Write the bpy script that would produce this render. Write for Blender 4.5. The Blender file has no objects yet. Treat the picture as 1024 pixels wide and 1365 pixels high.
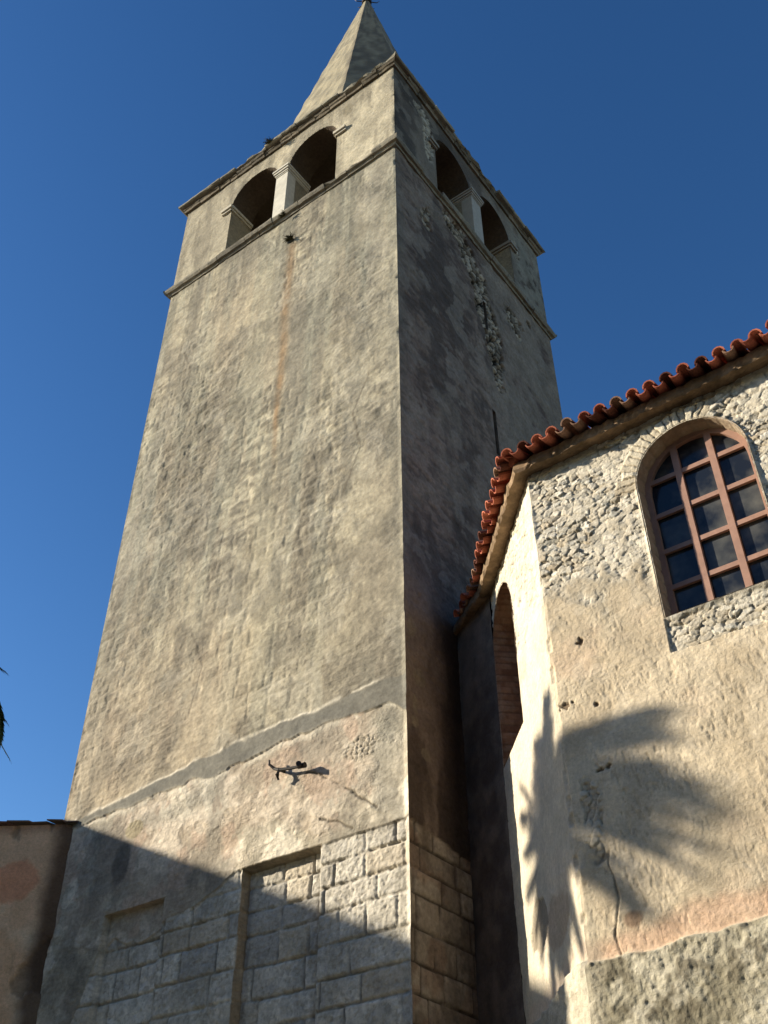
import bpy, math, random
import numpy as np
from mathutils import Vector, Matrix
random.seed(7)
S = bpy.context.scene
COL = S.collection

# ------------------------------------------------------------------ camera
CAM = np.array([6.20203, -8.83999, 1.6])
RX = Vector((0.80357, 0.59521, -0.0034)); UP = Vector((0.38608, -0.51688, 0.76405)); FW = Vector((-0.45301, 0.61528, 0.64514))
cd = bpy.data.cameras.new("Camera")
cam = bpy.data.objects.new("Camera", cd); COL.objects.link(cam)
cd.sensor_fit = 'VERTICAL'; cd.sensor_height = 24.0; cd.lens = 24.0 * 1381.27 / 1365.0
cd.clip_start = 0.1; cd.clip_end = 2000
cam.matrix_world = Matrix(((RX[0], UP[0], -FW[0], CAM[0]), (RX[1], UP[1], -FW[1], CAM[1]), (RX[2], UP[2], -FW[2], CAM[2]), (0, 0, 0, 1)))
S.camera = cam

# ------------------------------------------------------------------ sun, sky, exposure
BETA, ELEV = math.radians(27.5), math.radians(21.0)
SUN = np.array([-math.cos(BETA) * math.cos(ELEV), -math.sin(BETA) * math.cos(ELEV), math.sin(ELEV)])
W = bpy.data.worlds.new("World"); S.world = W; W.use_nodes = True
nt = W.node_tree; bg = nt.nodes['Background']
sky = nt.nodes.new('ShaderNodeTexSky'); sky.sky_type = 'NISHITA'; sky.sun_disc = False
sky.sun_elevation = ELEV
sky.sun_rotation = math.atan2(SUN[0], SUN[1])
sky.altitude = 0; sky.air_density = 1.0; sky.dust_density = 0.15; sky.ozone_density = 1.0
hs_ = nt.nodes.new('ShaderNodeHueSaturation'); hs_.inputs['Saturation'].default_value = 1.24; hs_.inputs['Hue'].default_value = .506; gm_ = nt.nodes.new('ShaderNodeGamma'); gm_.inputs[1].default_value = 1.22
nt.links.new(sky.outputs[0], gm_.inputs[0]); nt.links.new(gm_.outputs[0], hs_.inputs['Color']); nt.links.new(hs_.outputs[0], bg.inputs[0]); bg.inputs[1].default_value = 0.0665
sl = bpy.data.lights.new("Sun", 'SUN'); sl.energy = 5.0; sl.angle = math.radians(1.0); sl.color = (1.0, 0.89, 0.71)
so = bpy.data.objects.new("Sun", sl); COL.objects.link(so)
so.rotation_euler = Vector(SUN.tolist()).to_track_quat('Z', 'Y').to_euler(); so.location = (-20, -20, 40)
S.view_settings.view_transform = 'Standard'; S.view_settings.look = 'None'; S.view_settings.gamma = 1.0
S.view_settings.exposure = 0.9

# ------------------------------------------------------------------ numpy noise
def h2(ix, iy, s):
    h = (ix.astype(np.int64) * 374761393 + iy.astype(np.int64) * 668265263 + s * 982451653) & 0xffffffff
    h = ((h ^ (h >> 13)) * 1274126177) & 0xffffffff
    h = ((h ^ (h >> 16)) * 2246822519) & 0xffffffff
    return ((h ^ (h >> 15)) & 0xffffff) / float(0xffffff)
def vn(x, y, s=0):
    ix = np.floor(x); iy = np.floor(y); fx = x - ix; fy = y - iy
    fx = fx * fx * fx * (fx * (fx * 6 - 15) + 10); fy = fy * fy * fy * (fy * (fy * 6 - 15) + 10)
    a = h2(ix, iy, s); b = h2(ix + 1, iy, s); c = h2(ix, iy + 1, s); d = h2(ix + 1, iy + 1, s)
    return (a * (1 - fx) + b * fx) * (1 - fy) + (c * (1 - fx) + d * fx) * fy
def fbm(x, y, s=0, o=4):
    r = 0.0; a = 1.0; t = 0.0
    for i in range(o):
        # rotate each octave so the lattice never lines up
        ca, sa = math.cos(0.6 * i + .3), math.sin(0.6 * i + .3); k = 2.03 ** i
        r = r + a * vn((x * ca - y * sa) * k + 17.3 * i, (x * sa + y * ca) * k + 5.1 * i, s + i); t += a; a *= 0.52
    return r / t
def sm(a, b, x):
    t = np.clip((x - a) / (b - a), 0, 1); return t * t * (3 - 2 * t)
def mix(a, b, m):
    a = np.asarray(a, float); b = np.asarray(b, float); m = np.asarray(m)[..., None]
    return a * (1 - m) + b * m
def gau(x, z, cx, cz, sx, sz):
    return np.exp(-((x - cx) / sx) ** 2 - ((z - cz) / sz) ** 2)
def cells(x, y, s=0, jit=0.85):
    ix = np.floor(x); iy = np.floor(y)
    f1 = np.full(x.shape, 9.0); f2 = np.full(x.shape, 9.0); idr = np.zeros(x.shape)
    for dx in (-1, 0, 1):
        for dy in (-1, 0, 1):
            gx = ix + dx; gy = iy + dy
            px = gx + .5 + jit * (h2(gx, gy, s) - .5); py = gy + .5 + jit * (h2(gx, gy, s + 7) - .5)
            d = np.hypot(x - px, y - py); r = h2(gx, gy, s + 13)
            near = d < f1
            f2 = np.where(near, f1, np.minimum(f2, d)); idr = np.where(near, r, idr); f1 = np.where(near, d, f1)
    return f1, f2 - f1, idr
def cells2(x, y, s=0, jit=0.9):
    ix = np.floor(x); iy = np.floor(y)
    f1 = np.full(x.shape, 9.0); f2 = np.full(x.shape, 9.0); idr = np.zeros(x.shape); DX = np.zeros(x.shape); DY = np.zeros(x.shape)
    for dx in (-1, 0, 1):
        for dy in (-1, 0, 1):
            gx = ix + dx; gy = iy + dy
            px = gx + .5 + jit * (h2(gx, gy, s) - .5); py = gy + .5 + jit * (h2(gx, gy, s + 7) - .5)
            ax, ay = np.abs(x - px), np.abs(y - py); d = .6 * np.hypot(ax, ay) + .4 * np.maximum(ax, ay); r = h2(gx, gy, s + 13)
            near = d < f1
            f2 = np.where(near, f1, np.minimum(f2, d)); idr = np.where(near, r, idr); DX = np.where(near, x - px, DX); DY = np.where(near, y - py, DY); f1 = np.where(near, d, f1)
    return f1, f2 - f1, idr, DX, DY
def blocks(u, z, zs, seed, wmin=.42, wmax=.85):
    """coursed ashlar: distance to the nearest joint, and a random value per block"""
    zs = np.asarray(zs); zz = z + .025 * (fbm(u * 1.3, z * .5, seed + 3, 2) - .5)
    k = np.clip(np.searchsorted(zs, zz) - 1, 0, len(zs) - 2)
    dz = np.minimum(zz - zs[k], zs[k + 1] - zz)
    w = wmin + (wmax - wmin) * h2(k, k * 0, seed)
    uu = u / w + 7 * h2(k, k * 0 + 3, seed) + .04 * (fbm(u * 1.7, z * 2.3, seed + 5, 2) - .5)
    i = np.floor(uu); f = uu - i
    off = lambda j: .42 * (h2(j, k, seed + 9) - .5)
    l = off(i); r = 1 + off(i + 1)
    idx = np.where(f < l, i - 1, np.where(f > r, i + 1, i))
    du = np.minimum(np.abs(f - l), np.abs(f - r)) * w
    return np.minimum(dz, du), h2(idx, k, seed + 21), dz, du

# ------------------------------------------------------------------ mesh helpers
class MB:
    def __init__(s): s.v = []; s.f = []; s.c = []; s.n = 0; s.mi = []
    def add(s, v, f, c=None, mi=0):
        v = np.asarray(v, float)
        if c is None: c = np.ones((len(v), 4))
        c = np.asarray(c, float)
        if c.ndim == 1: c = np.tile(c if len(c) == 4 else np.append(c, 1), (len(v), 1))
        s.v.append(v); s.c.append(c)
        for q in f: s.f.append([int(i) + s.n for i in q])
        s.mi += [mi] * len(f); s.n += len(v)
    def box(s, lo, hi, c=None, M=None, mi=0, jit=0.0):
        lo = np.array(lo, float); hi = np.array(hi, float)
        v = np.array([[lo[0] if i & 1 == 0 else hi[0], lo[1] if i & 2 == 0 else hi[1], lo[2] if i & 4 == 0 else hi[2]] for i in range(8)])
        if jit: v = v + np.array([[random.uniform(-jit, jit) for _ in range(3)] for _ in range(8)])
        if M is not None: v = v @ np.array(M)[:3, :3].T + np.array(M)[:3, 3]
        s.add(v, [(0, 2, 3, 1), (4, 5, 7, 6), (0, 1, 5, 4), (2, 6, 7, 3), (0, 4, 6, 2), (1, 3, 7, 5)], c, mi)
    def tube(s, pts, rad, n=8, c=None, cap=True):
        pts = [Vector(p) for p in pts]; m = len(pts)
        if not hasattr(rad, '__len__'): rad = [rad] * m
        V = []; ref = Vector((0, 0, 1))
        for i, p in enumerate(pts):
            d = (pts[min(i + 1, m - 1)] - pts[max(i - 1, 0)]).normalized()
            a = d.cross(ref)
            if a.length < .1: a = d.cross(Vector((1, 0, 0)))
            a.normalize(); b = d.cross(a)
            for k in range(n):
                t = 2 * math.pi * k / n; V.append(p + (a * math.cos(t) + b * math.sin(t)) * rad[i])
        F = [(i * n + k, i * n + (k + 1) % n, (i + 1) * n + (k + 1) % n, (i + 1) * n + k) for i in range(m - 1) for k in range(n)]
        if cap: F.append(list(range(n))[::-1]); F.append([(m - 1) * n + k for k in range(n)])
        s.add([tuple(v) for v in V], F, c)
    def prism(s, prof, axis_o, ax_u, ax_v, ax_w, length, c=None):
        """profile (u,v) points swept along ax_w"""
        o = np.array(axis_o, float); u = np.array(ax_u, float); v = np.array(ax_v, float); w = np.array(ax_w, float)
        n = len(prof); P = [o + u * a + v * b for a, b in prof]
        V = P + [p + w * length for p in P]
        F = [(i, (i + 1) % n, n + (i + 1) % n, n + i) for i in range(n)] + [list(range(n))[::-1], list(range(n, 2 * n))]
        s.add(V, F, c)
    def obj(s, name, mats, parent=None, smooth=False, fixn=False):
        me = bpy.data.meshes.new(name)
        V = np.concatenate(s.v); C = np.concatenate(s.c)
        if parent is not None: V = V - np.array(world_loc(parent))
        me.from_pydata(V.tolist(), [], s.f)
        if not isinstance(mats, (list, tuple)): mats = [mats]
        for m in mats: me.materials.append(m)
        if len(mats) > 1: me.polygons.foreach_set('material_index', s.mi)
        at = me.color_attributes.new('Col', 'FLOAT_COLOR', 'POINT'); at.data.foreach_set('color', C.astype(np.float32).ravel())
        me.polygons.foreach_set('use_smooth', [smooth] * len(me.polygons))
        if fixn:
            import bmesh
            b = bmesh.new(); b.from_mesh(me); bmesh.ops.recalc_face_normals(b, faces=b.faces); b.to_mesh(me); b.free()
        me.update()
        o = bpy.data.objects.new(name, me); COL.objects.link(o)
        if parent is not None: o.parent = parent
        return o
def world_loc(o):
    p = Vector(o.location)
    while o.parent: o = o.parent; p += Vector(o.location)
    return tuple(p)
def thing(name, label, cat, loc=(0, 0, 0), group=None):
    o = bpy.data.objects.new(name, None); COL.objects.link(o); o.location = loc; o.empty_display_size = .3
    return tag(o, label, cat, group)
def tag(o, label, cat, group=None):
    o['label'] = label; o['category'] = cat
    if group: o['group'] = group
    return o

def sheet(mb, pos, N, us, zs, fn, hole=None, snap=None, corner=None, edges=(0, 0)):
    """a wall face as a grid: pos(u,z)->xyz, fn(u,z)->(height, rgba); hole(u,z)=signed distance (<0 open)"""
    U, Z = np.meshgrid(us, zs); shp = U.shape; U = U.ravel().copy(); Z = Z.ravel().copy()
    step = float(us[1] - us[0]); keep = None
    if hole is not None:
        uc = (U.reshape(shp)[:-1, :-1] + U.reshape(shp)[1:, 1:]) / 2; zc = (Z.reshape(shp)[:-1, :-1] + Z.reshape(shp)[1:, 1:]) / 2
        keep = (hole(uc, zc) > 0).ravel()
        for _ in range(2):
            d = hole(U, Z); e = 1e-3
            gx = (hole(U + e, Z) - hole(U - e, Z)) / (2 * e); gz = (hole(U, Z + e) - hole(U, Z - e)) / (2 * e)
            m = (np.abs(d) < step * .8) & ((d < 0) | (d < step * .3))
            U = np.where(m, U - gx * d, U); Z = np.where(m, Z - gz * d, Z)
    h, c = fn(U, Z)
    e0 = sm(0, .05, U - us[0]) if edges[0] else 1.0
    e1 = sm(0, .05, us[-1] - U) if edges[1] else 1.0
    h = h * e0 * e1
    if hole is not None: h = h * sm(0, .05, np.abs(hole(U, Z)))
    P = pos(U, Z) + np.outer(h, N)
    if corner is not None: P = P + corner(U, Z, e0, e1)
    ny, nx = shp; i = np.arange(ny * nx).reshape(shp)
    Fq = np.stack([i[:-1, :-1].ravel(), i[:-1, 1:].ravel(), i[1:, 1:].ravel(), i[1:, :-1].ravel()], 1)
    if keep is not None: Fq = Fq[keep]
    mb.add(P, Fq.tolist(), c)
def rgba(rgb, a=1.0):
    rgb = np.asarray(rgb); a = np.broadcast_to(np.asarray(a, float), rgb.shape[:-1]); return np.concatenate([rgb, a[..., None]], -1)

# ------------------------------------------------------------------ materials
def mat(name, rough=.9, attr=True, color=(.4, .4, .4), nscale=25, namt=.2, bumps=((9, .6, .02), (60, .3, .004)), spec=.25, diag=False, speck=0.0, metallic=0):
    m = bpy.data.materials.new(name); m.use_nodes = True; t = m.node_tree; L = t.links; b = t.nodes['Principled BSDF']
    b.inputs['Roughness'].default_value = rough; b.inputs['Specular IOR Level'].default_value = spec; b.inputs['Metallic'].default_value = metallic
    tc = t.nodes.new('ShaderNodeTexCoord')
    if attr:
        a = t.nodes.new('ShaderNodeAttribute'); a.attribute_name = 'Col'; base = a.outputs['Color']; al = a.outputs['Alpha']
    else:
        rgb = t.nodes.new('ShaderNodeRGB'); rgb.outputs[0].default_value = (*color, 1); base = rgb.outputs[0]; al = None
    def noise(sc, det=4, ro=.55, vec=None):
        n = t.nodes.new('ShaderNodeTexNoise'); n.inputs['Scale'].default_value = sc; n.inputs['Detail'].default_value = det; n.inputs['Roughness'].default_value = ro
        L.new(vec or tc.outputs['Object'], n.inputs['Vector']); return n.outputs['Fac']
    def mth(op, x, y):
        n = t.nodes.new('ShaderNodeMath'); n.operation = op
        for k, q in enumerate((x, y)):
            if isinstance(q, (int, float)): n.inputs[k].default_value = q
            else: L.new(q, n.inputs[k])
        return n.outputs[0]
    def mr(x, a0, a1, b0, b1):
        n = t.nodes.new('ShaderNodeMapRange'); L.new(x, n.inputs[0])
        for k, q in enumerate((a0, a1, b0, b1)): n.inputs[k + 1].default_value = q
        return n.outputs[0]
    f = mth('MULTIPLY', mr(noise(nscale, 6, .65), .3, .7, (1 - namt) * .85, (1 + namt) * .85), mr(noise(nscale * .17, 4), .3, .7, 1 - namt * .6, 1 + namt * .6))
    if speck:
        f = mth('MULTIPLY', f, mr(noise(nscale * 3.1, 3, .7), .33, .42, 1 - speck, 1.0))
    mul = t.nodes.new('ShaderNodeVectorMath'); mul.operation = 'SCALE'; L.new(base, mul.inputs[0]); L.new(f, mul.inputs['Scale'])
    L.new(mul.outputs[0], b.inputs['Base Color'])
    vec = None
    if diag:
        mp = t.nodes.new('ShaderNodeMapping'); mp.inputs['Rotation'].default_value = (math.radians(diag), math.radians(-diag), 0); mp.inputs['Scale'].default_value = (1, 1, 2.5)
        L.new(tc.outputs['Object'], mp.inputs[0]); vec = mp.outputs[0]
    nrm = None
    for i, (sc, st, di) in enumerate(bumps):
        bp = t.nodes.new('ShaderNodeBump'); bp.inputs['Distance'].default_value = di
        if al is not None: L.new(mth('MULTIPLY', al, st), bp.inputs['Strength'])
        else: bp.inputs['Strength'].default_value = st
        L.new(noise(sc, 5, .6, vec if i == 0 else None), bp.inputs['Height'])
        if nrm: L.new(nrm, bp.inputs['Normal'])
        nrm = bp.outputs[0]
    if nrm: L.new(nrm, b.inputs['Normal'])
    return m
M_PLASTER = mat('tower_plaster', nscale=17, namt=.26, bumps=((5.0, .7, .04), (18, .9, .022), (70, .8, .008)), diag=.01, speck=.15)
M_APSE = mat('apse_plaster', nscale=26, namt=.16, bumps=((9, .5, .02), (34, .8, .014), (120, .8, .006)), diag=20, speck=.2)
M_STONE = mat('trim_stone', nscale=18, namt=.25, bumps=((12, .6, .02), (70, .5, .006)), speck=.25)
M_SPIRE = mat('spire_render', nscale=4, namt=.16, bumps=((3, .5, .03), (25, .4, .008)))
M_TILE = mat('terracotta', nscale=16, namt=.3, bumps=((40, .6, .006),), speck=.4, rough=.95, spec=.12)
M_PILLAR = mat('white_limestone', nscale=9, namt=.14, bumps=((20, .3, .006),))
M_WOOD = mat('painted_window_wood', nscale=12, namt=.14, bumps=((60, .3, .003),), rough=.6, spec=.35)
M_IRON = mat('iron', attr=False, color=(.03, .026, .022), nscale=30, namt=.4, rough=.6, bumps=((80, .4, .002),))
M_DARK = mat('dark_interior', attr=False, color=(.07, .055, .042), nscale=6, namt=.3)
M_BARK = mat('palm_bark', nscale=14, namt=.35, bumps=((18, .8, .03),))
M_LEAF = mat('palm_leaf', nscale=9, namt=.3, bumps=(), rough=.55, spec=.4)
M_WEED = mat('dry_weed', attr=False, color=(.05, .05, .022), nscale=20, namt=.3, bumps=())
M_GROUND = mat('paving', nscale=3, namt=.25, attr=False, color=(.14, .125, .10), bumps=((8, .5, .02),))
def glass_mat():
    m = bpy.data.materials.new('window_glass'); m.use_nodes = True; t = m.node_tree; L = t.links; b = t.nodes['Principled BSDF']
    tc = t.nodes.new('ShaderNodeTexCoord'); n = t.nodes.new('ShaderNodeTexNoise'); n.inputs['Scale'].default_value = 3.2; n.inputs['Detail'].default_value = 5
    L.new(tc.outputs['Object'], n.inputs['Vector'])
    r = t.nodes.new('ShaderNodeValToRGB'); L.new(n.outputs[0], r.inputs[0])
    r.color_ramp.elements[0].position = .40; r.color_ramp.elements[0].color = (.014, .018, .026, 1)
    r.color_ramp.elements[1].position = .75; r.color_ramp.elements[1].color = (.13, .13, .115, 1)
    L.new(r.outputs[0], b.inputs['Base Color']); b.inputs['Roughness'].default_value = .12; b.inputs['Specular IOR Level'].default_value = .3
    bp = t.nodes.new('ShaderNodeBump'); bp.inputs['Strength'].default_value = .1; bp.inputs['Distance'].default_value = .01; L.new(n.outputs[0], bp.inputs['Height']); L.new(bp.outputs[0], b.inputs['Normal'])
    return m
M_GLASS = glass_mat()

def obj_struct(o): o['kind'] = 'structure'; return o
# ------------------------------------------------------------------ ground
g = MB(); g.add([(-600, -600, 0), (600, -600, 0), (600, 600, 0), (-600, 600, 0)], [(0, 1, 2, 3)]); obj_struct(g.obj('ground', M_GROUND))

# ================================================================== BELL TOWER
XL, YB = -6.12, 6.05            # left end of the front face, far end of the side face
ZL, ZT = 20.2, 23.45            # string course, cornice top
tower = thing('bell_tower', 'tall square weathered grey stone bell tower with arched belfry openings and a pyramid spire', 'tower', (XL / 2, YB / 2, 0))

COURSES = [0, .4, .8, 1.25, 1.7, 2.15, 2.6, 3.0, 3.4, 3.85, 4.27, 4.574, 4.869, 5.22, 5.571, 5.848, 6.12, 6.385, 6.7]
_r = random.Random(5); COURSE2 = [7.0]
while COURSE2[-1] < 21: COURSE2.append(COURSE2[-1] + _r.uniform(.17, .30))
def bandline(x, f): return f + .06 * (x + 3) / 3 * .9
def crack(x, z, pts, w):
    d = np.full(x.shape, 9.0)
    x = x + .05 * (fbm(x * 6, z * 6, 61, 4) - .5); z = z + .05 * (fbm(x * 6 + 9, z * 6, 62, 4) - .5); w = w * (.35 + 1.2 * fbm(x * 5, z * 5, 63, 3))
    for (x0, z0), (x1, z1) in zip(pts[:-1], pts[1:]):
        t = np.clip(((x - x0) * (x1 - x0) + (z - z0) * (z1 - z0)) / ((x1 - x0) ** 2 + (z1 - z0) ** 2), 0, 1)
        d = np.minimum(d, np.hypot(x - x0 - t * (x1 - x0), z - z0 - t * (z1 - z0)))
    return 1 - sm(w * .4, w, d)

def front_fn(x, z):
    """left (sunlit) face of the shaft, plane y=0"""
    # --- upper render
    n1 = fbm(x * .55 + 3, z * .3, 1, 4); n2 = fbm(x * 2.2, z * .55, 5, 4); n3 = fbm(x * 5, z * 3, 9, 4); n4 = fbm(x * 1.1, z * 1.0, 31, 5)
    col = mix((.31, .272, .20), (.465, .41, .29), sm(.36, .64, n1))
    col = mix(col, (.200, .180, .135), .75 * sm(.46, .64, n2) * sm(.42, .6, n4))
    col = mix(col, (.19, .172, .135), .60 * sm(.50, .62, n4)); n6 = fbm(x * 3.6 + .3 * n3, z * 9.5, 33, 4); n7 = fbm(x * 11, z * 22, 34, 3)
    big = fbm(x * .8 + 11, z * .35, 35, 4); amp = sm(.38, .62, big)
    col = mix(col, (.17, .148, .108), (.25 + .5 * amp) * sm(.50, .66, n6)); col = mix(col, (.60, .54, .40), (.2 + .3 * amp) * sm(.53, .68, 1 - n6))
    col = mix(col, (.14, .12, .09), .35 * sm(.60, .70, n7) * amp)
    col = mix(col, (.215, .20, .16), .55 * sm(.47, .62, fbm(x * 2.4 + 5, z * .18, 36, 4)) * sm(10.5, 13, z)); col = mix(col, (.26, .25, .205), .4 * sm(-1.9, -.5, x) * sm(12.5, 15, z))
    col = mix(col, (.50, .40, .28), .35 * gau(x, z, -4.3, 17.6, 1.0, 1.3)); col = mix(col, (.19, .165, .12), .5 * gau(x, z, -2.0, 11.6, .5, .9) * sm(.4, .6, n3 + .05)); col = mix(col, (.20, .17, .125), .45 * gau(x, z, -4.9, 14.2, .9, 2.4))
    bd, brr, _z, _u = blocks(x, z, COURSE2, 55, .22, .5); bj = sm(.05, .005, bd + .05 * (n3 - .5))
    col = mix(col, (.30, .30, .235), .45 * sm(.45, .7, fbm(x * 3.5, z * .35, 15, 3)))
    rough_zone = np.clip(gau(x, z, -4.5, 14.6, 1.1, 2.4) + .7 * gau(x, z, -1.5, 12, .6, 2.6) + .5 * gau(x, z, -1.0, 15.5, .5, 1.5) + .6 * gau(x, z, -4.9, 10.8, .8, 2), 0, 1)
    col = mix(col, (.185, .16, .115), .6 * rough_zone * sm(.35, .62, n3))
    col = mix(col, (.50, .43, .29), .6 * np.clip(gau(x, z, -2.6, 10.4, .45, 2.4) + .7 * gau(x, z, -1.1, 9.2, .8, .9) + .5 * gau(x, z, -3.2, 17, .6, 2), 0, 1))
    col = mix(col, (.50, .39, .26), .5 * sm(12, 8.5, z) * sm(-2.2, -3.6, x))
    # rust run from the putlog hole
    sx = -2.58 + .04 * (z - 19) / 6 * -1 + .02 * np.sin(z * 2.1)
    w = .045 + .05 * sm(12.5, 17, z)
    streak = np.exp(-((x - sx) / w) ** 2) * sm(12.3, 14.5, z) * sm(19.1, 18.9, z) * (.6 + .6 * fbm(x * 8, z * 2, 44, 3))
    col = mix(col, (.36, .215, .095), np.clip(1.0 * streak, 0, .85))
    hole = gau(x, z, -2.585, 19.13, .10, .075)
    col = mix(col, (.05, .04, .03), sm(.4, .7, hole))
    # spalled ring under the hole
    ring = crack(x, z, [(-2.9, 19.1), (-2.98, 18.75), (-2.8, 18.55), (-2.6, 18.62)], .06) + crack(x, z, [(-3.3, 19.75), (-3.05, 19.5), (-2.98, 19.1)], .045)
    col = mix(col, (.52, .48, .36), .6 * np.clip(ring, 0, 1) * sm(.35, .6, n3))
    rz2 = np.clip(rough_zone * 1.1 + .5 * sm(.45, .62, n4) + .35 * sm(.5, .7, fbm(x * .7 + 21, z * .7, 37, 3)), 0, 1)
    # run-off below the string course, pale washed patches, hairline cracks
    dr = sm(.50, .66, fbm(x * 5.5, z * .12, 38, 4)) * sm(13.5 + 4 * fbm(x * 3, x * 0, 39, 3), 20, z); col = mix(col, (.13, .118, .09), .55 * dr)
    dr2 = sm(.52, .64, fbm(x * 4.5 + 7, z * .10, 45, 4)) * sm(8, 10, z); col = mix(col, (.185, .168, .13), .28 * dr2)
    wp = sm(.58, .63, fbm(x * 1.5 + 3, z * 1.1, 46, 5)); col = mix(col, (.48, .44, .345), .30 * wp)
    dk = sm(.60, .66, fbm(x * 2.0 + 13, z * 1.5, 47, 5)); col = mix(col, (.16, .145, .11), .40 * dk)
    ck0 = np.clip(crack(x, z, [(-5.3, 17.6), (-5.0, 16.9), (-5.1, 16.2), (-4.8, 15.5)], .03) + crack(x, z, [(-.6, 13.9), (-.9, 13.2), (-.75, 12.4), (-1.05, 11.6)], .03) + crack(x, z, [(-3.9, 10.3), (-3.6, 9.6), (-3.75, 8.9)], .025), 0, 1); col = mix(col, (.12, .10, .07), .6 * ck0)
    h = .030 * (n4 - .5) + .020 * (n3 - .5) * (.35 + rough_zone + .3 * rz2) + .036 * (n6 - .5) * (.12 + .95 * rz2) + .010 * (n7 - .5) - .007 * bj * (.3 + amp) + .008 * (brr - .5) * amp + .05 * rough_zone * (fbm(x * 4 + z * 1.6, z * 6, 77, 3) - .5) - .10 * sm(.45, .8, hole)
    al = .30 + .55 * rz2 + .2 * rough_zone
    # edges of the face are greyer
    ed = sm(.30, .02, -x + .12 * (fbm(z * 2, z * .1, 6) - .5))
    col = mix(col, (.27, .25, .19), .45 * ed)
    # --- grey cement band
    zt = 8.19 + .022 * (x) * (x < 0) + .055 * (fbm(x * 3.1, x * .2, 3, 4) - .5) * 2 - .05 * sm(-1.2, -3, x) ; zt = zt - .15 * sm(-3.3, -5.7, x)
    wb = .36 + .06 * np.sin(x * 1.3) - .16 * sm(-2.8, -4.2, x) - .05
    zb = zt - wb + .06 * (fbm(x * 2.3 + 5, x * .3, 8, 5) - .5) * 2
    # band widens towards the near corner
    zb = zb - .20 * sm(-1.2, -.4, x) * fbm(x * 2, z * 2, 4, 3)
    inb = sm(-.012, .012, z - zb) * sm(.012, -.012, z - zt)
    n5 = fbm(x * 2.5, z * 6, 51, 4)
    col = mix(col, mix((.17, .165, .14), (.235, .22, .175), n5), inb)
    lip = np.exp(-((z - zt - .012) / (.010 + .030 * fbm(x * 4, x * .3, 64, 3))) ** 2) * sm(.34, .5, fbm(x * 2.6, x * .1, 62, 4)) * sm(-.15, -.5, x)
    lip2 = np.exp(-((z - zb + .045) / .05) ** 2) * sm(.30, .48, fbm(x * 3.6, z * 3, 63, 4)) * sm(-.7, -1.2, x)
    # --- old lime plaster under the band
    low = sm(.01, -.01, z - zb)
    lowp = fbm(x * 2.2 + 3, z * 3.2, 70, 5); m1 = fbm(x * 1.5, z * 1.5, 71, 5); m2 = fbm(x * 5, z * 5, 72, 4)
    lc = mix((.52, .46, .345), (.80, .715, .56), sm(.38, .60, m1)); lc = mix(lc, (.27, .24, .18), .5 * sm(.55, .68, fbm(x * 8, z * 7, 79, 4))); lc = mix(lc, (.86, .79, .64), .6 * sm(.55, .62, lowp)); lc = mix(lc, (.33, .29, .215), .55 * sm(.46, .40, lowp)); lc = mix(lc, (.62, .44, .32), .5 * sm(.56, .62, fbm(x * 2.6, z * 2.2, 69, 4)))
    lc = mix(lc, (.50, .38, .28), .4 * sm(.52, .68, fbm(x * 1.1 + 9, z * 1.3, 73, 4)))
    lc = mix(lc, (.24, .22, .175), .6 * sm(.55, .7, fbm(x * 1.6, z * .9 + 4, 74, 4)))
    lc = mix(lc, (.30, .29, .235), .65 * gau(x, z, -.28, 7.55, .25, .55))
    lc = mix(lc, (.26, .24, .19), .5 * gau(x, z, -4.3, 7.45, 1.5, .13))
    # exposed rubble near the corner
    rub = gau(x, z, -.75, 7.42, .34, .18) + .6 * gau(x, z, -1.15, 7.1, .12, .12)
    f1, fe, rid = cells((x + .06 * m2) / .085, (z + .05 * m1) / .055, 81); rub = rub + .9 * (m2 - .5) + .3 * (m1 - .5)
    rm = sm(.45, .62, rub)
    lc = mix(lc, mix((.34, .295, .22), (.62, .55, .43), rid), rm * .6)
    lc = mix(lc, (.10, .085, .06), rm * sm(.14, .04, fe) * .5)
    ck = np.clip(crack(x, z, [(-1.5, 7.33), (-1.25, 7.22), (-.95, 7.0), (-.6, 6.72), (-.42, 6.58)], .02) + crack(x, z, [(-1.25, 6.66), (-1.0, 6.58), (-.78, 6.42)], .018), 0, 1) * sm(.3, .5, m2 + .12)
    lc = mix(lc, (.12, .10, .07), ck * .85)
    stain = sm(.5, .75, gau(x, z, -4.72, 6.95, .25, .45) + .35 * (fbm(x * 5, z * 3, 92, 3) - .5))
    lc = mix(lc, (.10, .09, .075), .75 * stain)
    ptch = sm(.50, .6, gau(x, z, -4.55, 7.38, .22, .16) + .3 * (m2 - .5)); lc = mix(lc, (.33, .28, .17), .8 * ptch)
    lh = .006 * sm(.5, .6, lowp) + .022 * (m1 - .5) + .018 * (m2 - .5) - .012 + rm * .016 * (sm(.0, .35, fe) - .5) - .014 * ck
    lal = .55 + .5 * sm(.45, .65, m2)
    # --- ashlar masonry
    d, rb, dz, du = blocks(x, z, COURSES, 5)
    bound = 6.355 + .02 * (fbm(x * 3, x, 2, 3) - .5)
    bound = bound - .0 * x
    leftb = sm(-2.5, -2.9, x)
    bound = bound - leftb * (.12 + .55 * fbm(x * 1.2, x * .3, 12, 4) * sm(-2.5, -3.6, x)) - 1.1 * sm(-4.7, -5.3, x)
    inst = sm(.008, -.008, z - bound)
    g1 = fbm(x * 9, z * 9, 101, 4); g2 = fbm(x * 2.4, z * 2.4, 102, 4)
    sc = mix((.60, .555, .47), (.80, .745, .63), rb); sc = mix(sc, (.82, .77, .66), .35 * sm(.5, .65, fbm(x * 14, z * 14, 106, 3)))
    sc = mix(sc, (.33, .30, .235), .4 * sm(.5, .7, g2))
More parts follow.
